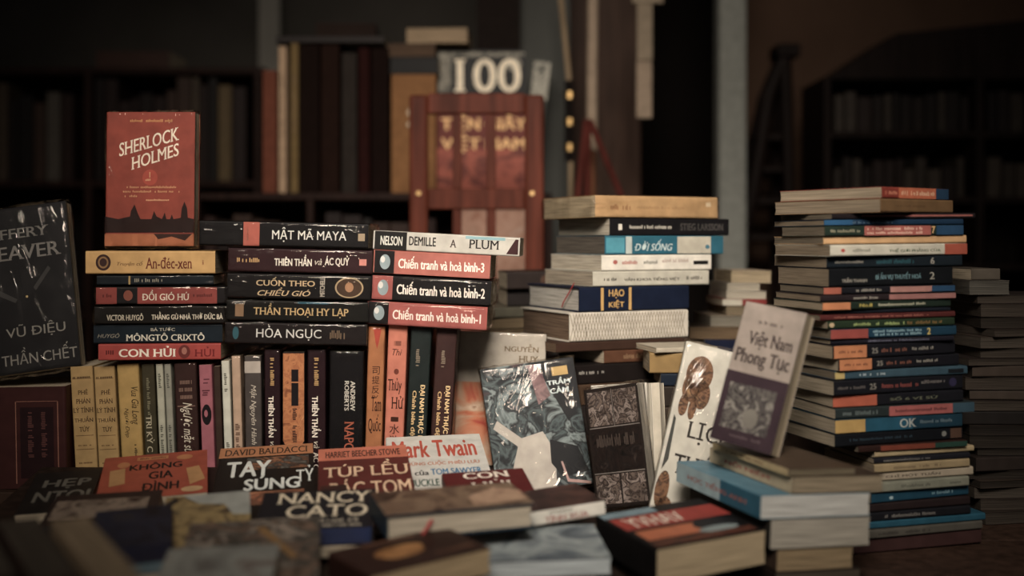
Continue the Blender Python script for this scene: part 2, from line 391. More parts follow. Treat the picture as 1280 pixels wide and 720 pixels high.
stand(-38, 82, 484, 1.85, -1, '#3a1c1a', 'wide dark red bound volume with a framed panel on its spine', G, W=.17, hard=True, d=[
    ('r', 'S', .14, .47, .145, .92, '#8a5a48'), ('r', 'S', .14, .47, .95, .48, '#8a5a48'), ('r', 'S', .14, .91, .95, .92, '#8a5a48'), ('r', 'S', .2, .52, .9, .87, '#241214'),
    ('l', 'S', .25, .6, .7, .66, '#5a3430'), ('l', 'S', .25, .74, .7, .8, '#5a3430')])
stand(87, 115.5, 458, Y0, -3, '#a8864c', 'tan thick paperback beside the dark red bound volume, dark upright title', G, d=pp('LÝ TÍNH'))
stand(116.5, 143, 458, Y0, -3, '#a8864c', 'second tan thick paperback, between its twin and the yellow book', G, d=pp('LÝ TÍNH'))
stand(144.5, 174, 455, Y0, -3, '#b8944a', 'yellow wrapped book with black script title along spine', G, wrap=True, d=[
    ('t', 'S', 'Vua Gia Long', .19, .5, .5, .92, '#3a2a1a', 'i'), ('t', 'S', 'Người Đẹp', .36, .22, .6, .46, '#3a2a1a', 'i'), ('l', 'S', .66, .62, .85, .75, '#3a2a1a')])
stand(176, 192.5, 455, Y0, -2.5, '#3c3624', 'narrow dark olive book with cream capitals, next to the yellow one', G, d=[('l', 'S', .1, .35, .42, .6, '#7a7458'), ('t', 'S', 'TRI KỶ C', .42, .2, .72, .8, '#b8ac8c', 's')])
stand(194, 203.5, 455, Y0, -2.5, '#a8a690', 'thin grey white booklet beside the narrow olive book', G, d=[('l', 'S', .08, .3, .2, .7, '#4a4a40'), ('l', 'S', .5, .3, .75, .7, '#4a4a40')])
stand(204.5, 213.5, 455, Y0, -2.5, '#8e8c7c', 'thin darker grey booklet touching the brown calligraphy book', G, d=[('l', 'S', .08, .3, .2, .7, '#4a4a40'), ('l', 'S', .5, .3, .75, .7, '#4a4a40')])
stand(216, 246, 454, Y0, -2, '#3a2420', 'dark brown wrapped book with brush calligraphy down its spine', G, wrap=True, d=[
    ('l', 'SR', .14, .2, .17, .8, '#8a6a5a'), ('l', 'SR', .2, .2, .23, .8, '#8a6a5a'), ('l', 'SR', .26, .2, .29, .8, '#8a6a5a'), ('r', 'S', .345, .1, .352, .9, '#8a6a5a'),
    ('t', 'S', 'Ngược mặt sử', .32, .22, .74, .8, '#d8ccb4', 'i')])
stand(248, 264.5, 456, Y0, -2, '#a05a64', 'pink spined book with small black portrait oval', G, d=[('l', 'S', .1, .3, .16, .8, '#5a2a34'), ('l', 'S', .19, .2, .26, .8, '#5a2a34'), ('e', 'S', .41, .5, .085, .38, '#1c1416'), ('e', 'S', .40, .45, .03, .14, '#a05a64')])
stand(266, 275, 458, Y0, -2, '#3a2a22', 'thin brown book squeezed beside the pink spine', G)
stand(276, 286.5, 451, Y0, -2, '#c2c0ae', 'thin white booklet right of the thin brown book', G, d=[('l', 'S', .1, .3, .25, .7, '#4a463c'), ('l', 'S', .65, .3, .85, .7, '#4a463c')])
stand(288, 301, 445, Y0, -1.6, '#bc9c80', 'slim peach book beside the thin white booklet', G, wrap=True, d=[('l', 'S', .52, .25, .9, .75, '#5a3a2a')])
stand(304, 327, 445, Y0, -.8, '#4c4440', 'dark grey book with white bands and white script title', G, wrap=True, d=[('r', 'S', .04, .02, .13, .98, '#b4a89a'), ('r', 'S', .78, .02, .93, .98, '#b4a89a'), ('t', 'S', 'Mật Nguyên Hành', .22, .3, .68, .72, '#c8bca8', 'i')])
TT = [('l', 'S', .06, .38, .28, .62, '#c89c58'), ('t', 'S', 'THIÊN THẦN', .34, .26, .64, .76, '#f0e4d0', 'b'), ('t', 'S', 'và', .67, .36, .72, .66, '#c8bca8', 'i'), ('t', 'S', 'ÁC QUỶ', .75, .28, .95, .74, '#e0d4c0', 'b')]
stand(329, 351, 437, Y0, -.3, '#2a161a', 'dark maroon wrapped book with tall white capitals, left of orange one', G, wrap=True, d=TT)
stand(353, 381, 440, Y0, 0, '#1c1416', 'orange and black book with red seal between two maroon spines', G, d=[('p', 'S', [(.01, .02), (.66, .02), (.8, .5), (.66, .98), (.01, .98)], ('art', 60, '#7a4424', '#b4703c', '#9a5a30', '#c08048')),
    ('r', 'S', .13, .4, .4, .72, '#1a1416'), ('r', 'S', .22, .4, .23, .72, '#b4703c'), ('l', 'S', .42, .45, .7, .65, '#1a1416'), ('e', 'S', .8, .5, .07, .3, '#7a2e22'), ('o', 'S', .8, .5, .08, .33, .2, '#a0442e')])
stand(383, 408, 437, Y0, 0, '#2a161a', 'dark maroon wrapped book with tall white capitals, right of orange one', G, wrap=True, d=TT)
stand(411, 456, 439, Y0, .8, '#141112', 'thick black wrapped book, widest spine of the upright row', G, wrap=.003, d=[('t', 'S', 'ANDREW', .22, .62, .44, .76, '#c8c0b0', 'b'), ('t', 'S', 'ROBERTS', .22, .45, .44, .58, '#c8c0b0', 'b'), ('t', 'S', 'NAPOLEON', .52, .46, .95, .74, '#b05a3c', 's')])
CH = '#3a1c10'
stand(459.5, 482.5, 408, Y0, 1.6, '#a86838', 'orange wrapped book beside the thick black one, dark characters', G, wrap=True, d=[('p', 'S', [(.01, .3), (.1, .45), (.14, .55), (.1, .65), (.01, .8)], '#a83c28'), ('t', 'SR', '司', .25, .3, .3, .75, CH), ('t', 'SR', '提', .31, .3, .36, .75, CH), ('t', 'SR', '反', .37, .3, .42, .75, CH), ('t', 'SR', 'IV', .43, .35, .45, .7, CH),
    ('t', 'SR', 'Tam', .44, .3, .53, .9, CH, 's'), ('t', 'SR', 'Quốc', .55, .15, .67, .9, CH, 's'), ('e', 'S', .88, .5, .025, .2, '#7a3a22')])
stand(485.5, 510, 406, Y0, 2.2, '#b86850', 'salmon book with black characters between orange and dark green spines', G, d=[('l', 'SR', .1, .3, .13, .7, CH), ('t', 'SR', 'Thi', .15, .25, .19, .75, CH, 'i'), ('e', 'S', .29, .5, .018, .13, '#6a3020'),
    ('t', 'SR', 'Thủy', .33, .08, .43, .8, CH, 's'), ('t', 'SR', 'Hử', .44, .3, .52, .92, CH, 's'), ('t', 'SR', 'I', .57, .3, .6, .7, CH, 'b'), ('t', 'SR', '水', .615, .25, .675, .77, CH), ('t', 'SR', '浒', .685, .25, .745, .77, CH)])
DN = [('l', 'S', .14, .3, .26, .5, '#8a7a64'), ('t', 'S', 'ĐẠI NAM THỰC LỤC', .36, .54, .76, .86, '#ecc888', 'b'), ('t', 'S', 'Chính biên đệ nhị', .4, .18, .76, .44, '#d8b070', 'b')]
stand(513, 541, 409, Y0, 3, '#1e2624', 'dark green wrapped book with gold title, left of its brown companion', G, wrap=.0022, d=DN)
stand(545, 573, 411, Y0, 3.4, '#3c2420', 'brown wrapped book with gold title, last spine of upright row', G, W=.125, wrap=.0022, d=DN)

# ------------------------------------------------------------------ piles lying on the upright row
SA = stack([
    dict(x=(123, 276), t=21, c='#a03c34', W=.145, l='red book titled CON HỦI', d=[('l', 'S', .06, .35, .13, .7, '#5a1c1a'), ('t', 'S', 'CON HỦI', .165, .2, .63, .86, '#e8dcc8', 'sb'), ('e', 'S', .7, .5, .048, .42, '#6a2a26'), ('e', 'S', .7, .55, .022, .22, '#a86858'), ('t', 'S', 'HỦI', .785, .2, .95, .8, '#701e1e', 's')]),
    dict(x=(117, 278), t=24, c='#141e26', W=.14, dj=.004, l='navy book with white capitals', d=[('t', 'S', 'BÁ TƯỚC', .44, .64, .63, .86, '#b0a894', 's'), ('t', 'S', 'MÔNGTÔ CRIXTÔ', .25, .12, .86, .55, '#d0c8b4', 's'), ('t', 'S', 'HUYGÔ', .03, .3, .2, .55, '#8a8474', 'i')]),
    dict(x=(118, 287), t=25, c='#17130f', W=.14, wrap=True, l='black wrapped book with white capitals', d=[('t', 'S', 'VICTOR HUYGÔ', .09, .2, .36, .6, '#c0b49c', 'b'), ('t', 'S', 'THẰNG GÙ NHÀ THỜ ĐỨC BÀ', .42, .24, .95, .68, '#d0c4ac', 'b')]),
    dict(x=(120, 286), t=24, c='#1a1616', W=.14, dj=-.003, wrap=True, l='wrapped book titled ĐỒI GIÓ HÚ', d=[('r', 'S', 0, .02, .155, .96, '#8c3c34'), ('r', 'S', .31, .02, .91, .96, '#8c3c34'), ('l', 'S', .05, .4, .12, .6, '#5a201c'), ('e', 'S', .24, .5, .035, .3, '#8a4a38'), ('t', 'S', 'ĐỒI GIÓ HÚ', .345, .22, .7, .82, '#dccfb8', 's'), ('l', 'S', .73, .4, .89, .6, '#5a201c')]),
    dict(x=(121, 267), t=14, c='#151c22', W=.138, wrap=True, l='thin navy book with gold stripe', d=[('r', 'S', .27, .05, .285, .95, '#a8884c'), ('l', 'S', .32, .3, .58, .7, '#8a8474')]),
    dict(x=(107, 269), t=29, c='#c09450', W=.15, dj=-.004, l='tan book with dark round seal', d=[('e', 'S', .135, .5, .058, .36, '#3a2420'), ('o', 'S', .135, .5, .04, .26, .3, '#8a6438'), ('t', 'S', 'Truyện cổ', .24, .32, .44, .56, '#6a4424', 'i'), ('t', 'S', 'An-đéc-xen', .46, .22, .82, .74, '#6a2a1c', 's'), ('l', 'SR', .9, .4, .91, .6, '#7a3a24')]),
], 195, 0, 1.856, 5, 0, 'books in the pile under the red cover book', 'the red cover\'s pile', zbase=.5545)
stack([
    dict(x=(281, 458), t=29, c='#1e1716', W=.15, wrap=True, l='glossy dark brown book titled HỎA NGỤC', d=[('e', 'S', .075, .5, .022, .3, '#2a5a64'), ('t', 'S', 'HỎA NGỤC', .22, .2, .68, .86, '#d0ccc4'), ('l', 'S', .74, .3, .85, .7, '#7a6248')]),
    dict(x=(283, 460), t=28, c='#15130f', W=.14, wrap=True, l='black wrapped book with gold capitals', d=[('r', 'S', .06, .2, .12, .8, '#8a6a4a'), ('t', 'S', 'THẦN THOẠI HY LẠP', .19, .2, .86, .86, '#c8a468', 's'), ('r', 'S', .5, .86, .72, .96, '#24505e')]),
    dict(x=(284, 463), t=33, c='#161211', W=.15, wrap=True, l='black wrapped book with an oval picture', d=[('t', 'S', 'CUỐN THEO', .2, .52, .61, .88, '#c8a87a', 's'), ('t', 'S', 'CHIỀU GIÓ', .21, .12, .58, .46, '#c8a87a', 'si'), ('t', 'SR', 'MITCHELL', .645, .12, .68, .9, '#b8ac98', 'b'), ('o', 'S', .85, .5, .1, .42, .12, '#b0946a'), ('e', 'S', .85, .5, .085, .36, '#4a3424'), ('e', 'S', .85, .52, .03, .2, '#a87850')]),
    dict(x=(285, 465), t=32, c='#331a1c', W=.15, dj=.003, wrap=.0006, l='dark maroon book with white capitals', d=[('l', 'S', .06, .4, .22, .58, '#c89a5a'), ('t', 'S', 'THIÊN THẦN', .32, .28, .58, .76, '#e4dac8', 'b'), ('t', 'S', 'và', .6, .34, .65, .6, '#c8bca8', 'i'), ('t', 'S', 'ÁC QUỶ', .67, .28, .84, .76, '#e4dac8', 'b'), ('r', 'S', .91, .35, .96, .62, '#d08070')]),
    dict(x=(249, 460), t=33, c='#151212', W=.15, wrap=.0018, l='black book titled MẬT MÃ MAYA', d=[('r', 'S', .26, .02, .355, .98, '#b45a48'), ('l', 'SR', .28, .2, .29, .8, '#e0a890'), ('t', 'S', 'MẬT MÃ MAYA', .43, .2, .87, .8, '#dcd8cc'), ('r', 'S', .94, .3, .98, .6, '#a08a6a')]),
], 370, 433, 1.856, 1, 1.2, 'books in the pile of black wrapped spines', 'the black wrapped pile', zbase=.5795)
CT = lambda a, b, n: [('r', 'S', .01, .02, .18, .98, a), ('e', 'S', .1, .5, .045, .32, '#8a9a9c'), ('e', 'S', .08, .6, .02, .14, '#d0ccc4'), ('r', 'S', .18, .02, .99, .98, b), ('t', 'S', 'Chiến tranh và hoà bình-'+n, .215, .26, .95, .8, '#e8d8c8', 'b')]
stack([
    dict(x=(458, 608), t=31, c='#b0544a', W=.14, wrap=True, l='pink wrapped book with black left end', d=CT('#1a1616', '#a2524a', '1')),
    dict(x=(463, 613), t=33, c='#1a1616', W=.14, wrap=True, l='black wrapped book with pink left end', d=CT('#a2524a', '#1a1616', '2')),
    dict(x=(466, 612), t=30, c='#a85c4e', W=.14, l='salmon pink book with white title', d=CT('#1a1616', '#a85c4e', '3')),
    dict(x=(466, 649), t=24, c='#b2ac9f', W=.15, l='white and black spined book, longest', d=[('r', 'S', .01, .02, .23, .98, '#1c1a18'), ('t', 'S', 'NELSON', .05, .24, .2, .74, '#c8c4b8', 'b'), ('t', 'S', 'DEMILLE', .245, .3, .43, .78, '#2a2624', 'b'), ('t', 'S', 'A', .525, .3, .57, .72, '#3a2a26', 's'), ('t', 'S', 'PLUM', .655, .3, .86, .78, '#2a2422', 's'), ('r', 'S', .63, .8, .9, .96, '#7aa0a4'), ('p', 'S', [(.91, .1), (.99, .1), (.99, .9), (.97, .9)], '#3a1c1c')]),
], 540, 409, 1.856, -3, 3.0, 'books in the pink and black pile', 'the pink and black pile', zbase=.6078)
# the book standing on the first pile
cover((133, 140), (244, 140), (133, 307.5), P(190, 307.5, 1.90), facing(0, 2), .03, '#8e3c2c', 'upright red cover book with slanted white title and skyline, standing on pile', None, wrap=True, d=[
    ('t', 'F', 'SHERLOCK', .15, .665, .82, .765, '#e6d8c0', 's', .125), ('t', 'F', 'HOLMES', .29, .565, .82, .66, '#e6d8c0', 's', .11), ('l', 'F', .27, .925, .75, .945, '#c88a4a'),
    ('e', 'F', .5, .51, .085, .06, '#a84432'), ('t', 'F', 'I', .49, .51, .505, .55, '#d8a070', 's'), ('l', 'F', .45, .485, .54, .5, '#d8a070'), ('l', 'F', .24, .43, .8, .447, '#c88a5a'), ('l', 'F', .2, .398, .84, .414, '#c88a5a'), ('l', 'F', .2, .364, .38, .38, '#c88a5a'), ('l', 'F', .46, .335, .74, .35, '#d89a6a'),
    ('p', 'F', [(.0, .1), (1, .1), (1, .2), (.93, .21), (.92, .28), (.89, .33), (.86, .28), (.85, .21), (.77, .2), (.75, .235), (.73, .2), (.69, .2), (.67, .25), (.64, .2), (.58, .22), (.55, .26), (.52, .2), (.4, .2), (.37, .24), (.33, .31), (.29, .26), (.28, .22), (.15, .2), (0, .22)], '#2a1814'),
    ('r', 'F', 0, 0, 1, .09, '#a86038'), ('p', 'F', [(.55, .09), (.6, .05), (.75, .07), (.9, .04), (.98, .09)], '#3a221a')])
cover((-64, 270), (82, 251), (-40, 476), P(30, 470, 1.87), facing(4, 9), .03, '#131112', 'large black wrapped book leaning above the dark red bound volume', None, wrap=.003, d=[
    ('t', 'F', 'JEFFERY', .28, .79, .83, .87, '#6e6a64', 's'), ('t', 'F', 'DEAVER', .25, .68, .92, .765, '#75706a', 's'), ('t', 'F', 'VŨ ĐIỆU', .4, .2, .9, .29, '#837e74'), ('t', 'F', 'CỦA THẦN CHẾT', .08, .05, .98, .15, '#837e74'), ('e', 'F', .6, .45, .01, .007, '#c8a860'),
    ('p', 'F', [(.3, .5), (.5, .42), (.52, .44), (.32, .53)], '#3a3836'), ('p', 'F', [(.66, .5), (.8, .62), (.82, .6), (.68, .48)], '#3a3836')])

# ------------------------------------------------------------------ books shown by their covers
cover((560, 413), (683, 418), (547, 579), P(610, 579, 2.022), facing(0, 4), .02, '#aca292', 'white and orange covered book standing behind the brown gold spine', None, wrap=True, d=[
    ('t', 'F', 'NGUYỄN', .58, .86, .93, .92, '#6a5434', 's'), ('t', 'F', 'HUY', .73, .78, .93, .83, '#6a5434', 's'), ('r', 'F', 0, 0, 1, .62, ('art', 14, '#a83c2c', '#c07048', '#b89070', '#c8ac90', '#8a5a3c'))])
ART1 = ('art', 20, '#141416', '#1e2426', '#4a5656', '#1a1a1c', '#7a8684', '#2a3032', '#4a3030')
cover((600, 462), (716, 446), (647, 618), P(690, 630, 1.91), facing(3, 16), .03, '#17171a', 'black and silver wrapped picture cover tilted beside the white covered book', None, wrap=.002, d=[
    ('r', 'F', .0, .0, 1, 1, ART1), ('p', 'F', [(.2, 0), (.62, 0), (.66, .28), (.56, .45), (.33, .42), (.1, .58), (.05, .52), (.28, .36), (.2, .2)], '#b0a698'), ('p', 'F', [(.62, .38), (.9, .3), (.98, .1), (.7, .08), (.6, .2)], '#141416'), ('p', 'F', [(.5, .98), (.62, .98), (.7, .72), (.56, .66)], ('art', 30, '#5a3a3c', '#8a6a68', '#3a2a2c')),
    ('p', 'F', [(.62, 1), (1, 1), (1, .62), (.85, .5), (.66, .85)], '#161618'), ('r', 'F', .75, .87, .92, .94, '#b8944a'), ('t', 'F', 'TRẦM', .68, .8, .93, .855, '#c4d0cc', 'b'), ('t', 'F', 'CẢM', .7, .73, .9, .785, '#c4d0cc', 'b'), ('p', 'F', [(.7, .2), (.72, .2), (.76, .06), (.98, .02), (.98, .0), (.74, .04)], '#b08a80'), ('t', 'S', 'TRẦM CẢM', .06, .25, .6, .75, '#c8c4b8', 'b')])
ART2 = ('art', 70, '#1a1310', '#6a5a50', '#241a16', '#8a7a70', '#2a1e18')
pn = facing(-31, 9)
cover((729, 488), (796, 478), (706, 640), P(750, 625, 1.80), pn, .026, '#241c18', 'dark book with rows of small carved figures on its cover', None, wrap=.002, pages='#b8ae9c', d=[
    ('r', 'F', .06, .68, .5, .97, ART2), ('r', 'F', .53, .68, .96, .97, ART2), ('r', 'F', .06, .3, .96, .65, ('art', 50, '#120e0c', '#241a16', '#1a1412', '#3a2e28')), ('l', 'F', .15, .5, .85, .6, '#4a3e36'), ('r', 'F', .06, .03, .5, .27, ART2), ('r', 'F', .53, .03, .96, .27, ART2),
    ('r', 'F', .05, .66, .97, .668, '#7a7068'), ('r', 'F', .05, .28, .97, .288, '#7a7068'), ('r', 'F', .51, .66, .52, .98, '#7a7068')])
cover((738, 482), (808, 478), (718, 640), P(750, 625, 1.80)-pn*.0285, pn, .021, '#c8c0b0', 'white book just behind the dark book of carved figures', None, pages='#cdc4b0')
cover((752, 482), (824, 478), (732, 640), P(750, 625, 1.80)-pn*.052, pn, .018, '#b8ae9a', 'second white book behind the carved figures, beside flower cover', None, pages='#bdb29e')
FL = ('art', 60, '#2a1810', '#7a5230', '#3a2416', '#9a7040')
cover((858, 426), (940, 446), (802, 655), P(860, 620, 1.70), facing(-3, 13), .02, '#b8b2a2', 'white wrapped cover with brown flower, half behind the tilted grey cover', None, wrap=.002, d=[
    ('e', 'F', .3, .84, .2, .1, FL), ('e', 'F', .22, .76, .13, .08, FL), ('e', 'F', .4, .73, .12, .075, FL), ('e', 'F', .16, .66, .07, .06, FL), ('e', 'F', .3, .65, .06, .06, FL), ('p', 'F', [(.06, .6), (.1, .58), (.12, .36), (.05, .3)], '#3a3a34'), ('e', 'F', .12, .2, .1, .1, FL), ('e', 'F', .2, .1, .12, .07, FL),
    ('t', 'F', 'LỊCH', .3, .47, .98, .59, '#2a221c', 's'), ('t', 'F', 'THIÊN', .2, .3, 1, .43, '#2a221c', 's'), ('l', 'F', .75, .88, .98, .9, '#6a6250')])

# ------------------------------------------------------------------ books laid flat at the front
def flat(TL, TR, BL, h0, T, c, label, tilt=0, **kw):
    n = Matrix.Rotation(R(tilt), 3, 'X') @ BN
    # the plane passes through the middle of the book's far edge, at height h0+T over the board
    a = hit((TL[0]+TR[0])/2, (TL[1]+BL[1])/2, bp(h0+T), BN)
    return cover(TL, TR, BL, a, n, T, c, label, None, **kw)
flat((45, 592), (128, 586), (66, 640), 0, .02, '#1c1816', 'dark book with blurred white capitals below the tan upright pair', d=[('t', 'F', 'HẸP', .2, .55, .9, .8, '#5c584f', 'b'), ('t', 'F', 'NTOI', .15, .25, .95, .5, '#5c584f', 'b')])
flat((131, 573), (259, 562), (163, 624), 0, .03, '#94412a', 'orange red book titled KHÔNG GIA ĐÌNH lying flat', d=[
    ('t', 'F', 'KHÔNG', .26, .63, .76, .8, '#1c1412', 'b'), ('t', 'F', 'GIA', .45, .4, .68, .57, '#1c1412', 'b'), ('t', 'F', 'ĐÌNH', .4, .14, .74, .36, '#1c1412', 'b'), ('r', 'F', .32, .86, .62, .94, '#b0703c'), ('l', 'F', .35, .88, .6, .92, '#5a2a18'), ('e', 'F', .2, .78, .06, .07, '#a86a3a'), ('e', 'F', .78, .86, .08, .06, '#a86a3a'), ('p', 'F', [(.1, .3), (.24, .34), (.22, .7), (.08, .66)], '#a87a44'), ('p', 'F', [(.84, .2), (.98, .3), (.92, .62), (.8, .58)], '#a87a44'), ('e', 'F', .86, .1, .1, .06, '#b08a5a')])
flat((276, 561), (391, 554), (357, 660), 0, .032, '#16120f', 'black and orange book titled TAY SÚNG lying flat', d=[
    ('r', 'F', 0, .86, 1, 1, '#a86c40'), ('t', 'F', 'DAVID BALDACCI', .06, .885, .94, .97, '#2a1a12', 's'), ('r', 'F', .3, .68, .95, .84, ('art', 40, '#1c1816', '#8a5a3a', '#2a2420', '#5a5a54')), ('t', 'F', 'TAY', .1, .6, .56, .8, '#ccd0c8', 'b'), ('t', 'F', 'SÚNG', .3, .43, .86, .6, '#ccd0c8', 'b'), ('t', 'F', 'TỶ', .82, .5, 1, .7, '#ccd0c8', 's'), ('r', 'F', .08, .26, .9, .41, ('art', 40, '#9a5a38', '#5a3a2a', '#a86a44')), ('p', 'F', [(.05, .3), (.1, .24), (.3, .28), (.3, .34)], '#8a8a80')])
flat((482, 547), (599, 542), (540, 640), .015, .02, '#bdbab0', 'white book with red, blue and green title lines', d=[
    ('t', 'F', 'Mark Twain', .06, .68, .92, .93, '#b0442e', 'b'), ('t', 'F', 'NHỮNG CUỘC PHIÊU LƯU', .14, .56, .92, .63, '#b87458', 'b'), ('t', 'F', 'của', .26, .44, .4, .51, '#2a2a2c', 'b'), ('t', 'F', 'TOM SAWYER', .42, .44, .92, .52, '#2a6c94', 'b'), ('t', 'F', 'HUCKLE BERRY FINN', .2, .3, .92, .39, '#2c4c40', 'b'), ('r', 'F', 0, .02, 1, .26, ('art', 25, '#3a4a3a', '#7aa0a8', '#4a5a40'))])
flat((398, 562), (507, 556), (448, 660), .037, .012, '#54201c', 'dark red book with salmon band, lying between TAY SÚNG and the white book', d=[
    ('r', 'F', 0, .83, 1, 1, '#b86448'), ('t', 'F', 'HARRIET BEECHER STOWE', .08, .865, .92, .955, '#3a1a14', 'b'), ('t', 'F', 'TÚP LỀU', .06, .6, .98, .81, '#d4b08a', 's'), ('t', 'F', 'BÁC TOM', .12, .36, .98, .57, '#d4b08a', 's'), ('r', 'F', .02, .2, .3, .5, ('art', 30, '#1c1412', '#3a201a', '#5a3020'))])
flat((552, 592), (653, 585), (584, 622), .037, .018, '#561a1a', 'dark crimson book titled CON in white lying flat', d=[('t', 'F', 'CON', .24, .7, .8, .94, '#d8ccb8', 'sb'), ('t', 'F', 'HỦI', .3, .36, .78, .62, '#d8ccb8', 's')])
flat((330, 616), (470, 611), (362, 684), .051, .016, '#17171c', 'black navy book with large thin cream capitals, overlapping the TAY SÚNG book', d=[
    ('t', 'F', 'NANCY', .14, .76, .96, .97, '#c8b89a', 's'), ('t', 'F', 'CATO', .24, .5, .94, .72, '#c8b89a', 's'), ('l', 'F', .5, .4, .9, .46, '#a89c88'), ('l', 'F', .5, .32, .9, .37, '#a89c88'), ('r', 'F', .5, .02, .98, .28, '#1c2a4c'), ('r', 'F', .0, .02, .5, .28, ('art', 30, '#2a2a2c', '#5a3a4a', '#1a2a34'))])
flat((208, 622), (312, 613), (236, 700), .0685, .014, '#6a6654', 'painted landscape cover with pale sky and yellow tree', d=[('r', 'F', 0, 0, 1, 1, ('art', 22, '#1e1c1a', '#4a3a26', '#8a7444', '#3a3226', '#6a6a60')), ('p', 'F', [(.2, 1), (1, 1), (1, .6), (.8, .62), (.7, .8), (.4, .84)], '#8a8c84')])
flat((70, 620), (204, 612), (110, 700), .0315, .02, '#2a1e1a', 'dark brown book with faint pale emblem below the orange red book', d=[('r', 'F', .05, .6, .9, .9, ('art', 30, '#2a1a16', '#7a6a5a', '#3a2a24')), ('r', 'F', .0, 0, 1, .5, ('art', 20, '#141414', '#22262e', '#1a1a1c'))])
flat((238, 655), (400, 645), (268, 760), .083, .016, '#2a241e', 'dark painterly cover of brown strokes below the landscape cover', d=[('r', 'F', 0, 0, 1, 1, ('art', 26, '#1a1814', '#6a5444', '#2e2e2a', '#807264', '#463a30')), ('p', 'F', [(.5, .9), (.58, .9), (.85, .5), (.8, .48)], '#7a5a30')])
flat((212, 686), (350, 680), (262, 780), .1, .02, '#6a6a62', 'pale grey cover with round corner at the very front edge', d=[('r', 'F', 0, 0, 1, 1, ('art', 14, '#4a4440', '#6a6a64', '#7a7c74', '#5a4a44'))])
flat((120, 640), (215, 630), (160, 720), .083, .012, '#121a2c', 'dark blue cover beside the landscape painting', d=[('r', 'F', 0, .4, 1, 1, ('art', 20, '#141416', '#1e2230', '#2a2622')), ('r', 'F', 0, 0, 1, .14, '#4a6068')])
stack([dict(x=(486, 540), t=17, c='#b8b4a4', W=.055, l='white and blue booklet poking out below the reclining figure cover', d=[('r', 'S', .8, .02, 1, .98, '#2a5a70'), ('l', 'S', .2, .25, .7, .75, '#4a4a42')])], 500, 668, 1.50, -34, 4, None, None)
flat((462, 616), (636, 602), (528, 641), .077, .031, '#1c2c38', 'book with painted reclining figure cover and red ribbon', tilt=-7, hard=True, pages='#b4a68e', d=[('r', 'F', 0, 0, 1, 1, ('art', 16, '#2a1e16', '#5a4434', '#7a624a', '#4a3426', '#8a6e54')), ('p', 'F', [(.6, .1), (1, .2), (1, .6), (.85, .8), (.62, .5)], ('art', 25, '#8a6a52', '#a88668', '#6a4a3a'))], ribbon=[(.055, -.0005, .022), (.05, -.004, .016), (.043, -.006, .008), (.038, -.008, .002)])
stack([dict(x=(652, 757), t=19, c='#c4beb0', W=.11, l='thin white spined book with red title TÌNH XƯA', d=[('l', 'S', .3, .7, .62, .86, '#5a5a54'), ('t', 'S', 'TÌNH XƯA', .28, .1, .8, .62, '#8a2c24', 's'), ('r', 'F', 0, 0, 1, 1, ('art', 25, '#1c1210', '#3a2420', '#5a3a30'))])], 700, 653, 1.46, 16, -5, None, None)
flat((376, 700), (500, 690), (430, 728), .02, .02, '#4a4a48', 'dark cover with pale blue page edge at the frame bottom', tilt=-5, pages='#a0a6a6', d=[('r', 'F', 0, 0, 1, 1, ('art', 20, '#1e1814', '#3a2e24', '#2a2420'))])
flat((410, 690), (556, 658), (500, 712), .07, .03, '#2e1a14', 'dark brown book with a golden emblem near the front edge', tilt=-6, pages='#b0966c', d=[('e', 'F', .42, .52, .2, .2, '#8a5a28'), ('e', 'F', .36, .44, .1, .12, '#a06c34'), ('e', 'F', .52, .6, .12, .12, '#a06c34'), ('r', 'F', .25, .9, .7, .95, '#6a4630'), ('l', 'F', .62, .2, .95, .3, '#6a4630')])
flat((600, 668), (722, 663), (640, 718), .015, .014, '#7a6a50', 'cream edged book under the blue grey picture book', tilt=-4, pages='#b89e74')
flat((588, 661), (742, 655), (622, 703), .034, .021, '#3a3e42', 'blue grey picture cover with pale page edge at the front', tilt=-4, pages='#b4bcbc', d=[('r', 'F', 0, 0, 1, 1, ('art', 12, '#22282e', '#5a6268', '#8a9290', '#3a4450', '#74705e'))])
flat((688, 664), (760, 652), (730, 694), 0, .01, '#5a4a30', 'ochre patterned cover between the picture book and thick novel', d=[('r', 'F', 0, 0, 1, 1, ('art', 25, '#2a241c', '#7a6238', '#4a4032', '#8a7648'))])
flat((745, 644), (874, 623), (832, 685), .021, .044, '#121010', 'thick red and orange covered novel with black spine lying flat', tilt=-5, pages='#b09a74', d=[
    ('r', 'F', .02, .5, 1, .82, '#8e2e24'), ('t', 'F', 'YVHAV', .1, .54, .62, .78, '#c8b8a4', 's'), ('r', 'F', .0, .84, .5, .98, '#6a8088'), ('r', 'F', .05, .2, .6, .44, '#a85a34'), ('e', 'F', .74, .34, .2, .14, '#1c1c1e'), ('e', 'F', .7, .22, .18, .07, '#7a8684'), ('r', 'F', .03, .04, .95, .16, ('art', 30, '#1c1412', '#5a3020', '#2a1a16'))])
# blurred books standing nearest the lens
for i, (x1, x2, c, lab) in enumerate(((-30, 20, '#241a16', 'darkest of the blurred books standing nearest the lens, outermost'), (42, 100, '#3a2a24', 'blurred brown book standing nearest the lens, middle of three'), (124, 176, '#8a7458', 'blurred beige book standing nearest the lens, beside the pale grey cover'))):
    stand(x1, x2, 722, .95, 0, c, lab, 'blurred books nearest the lens', W=.235, z0=TABLE, yaw=31, pages='#4a4238' if i < 2 else '#8a765a')

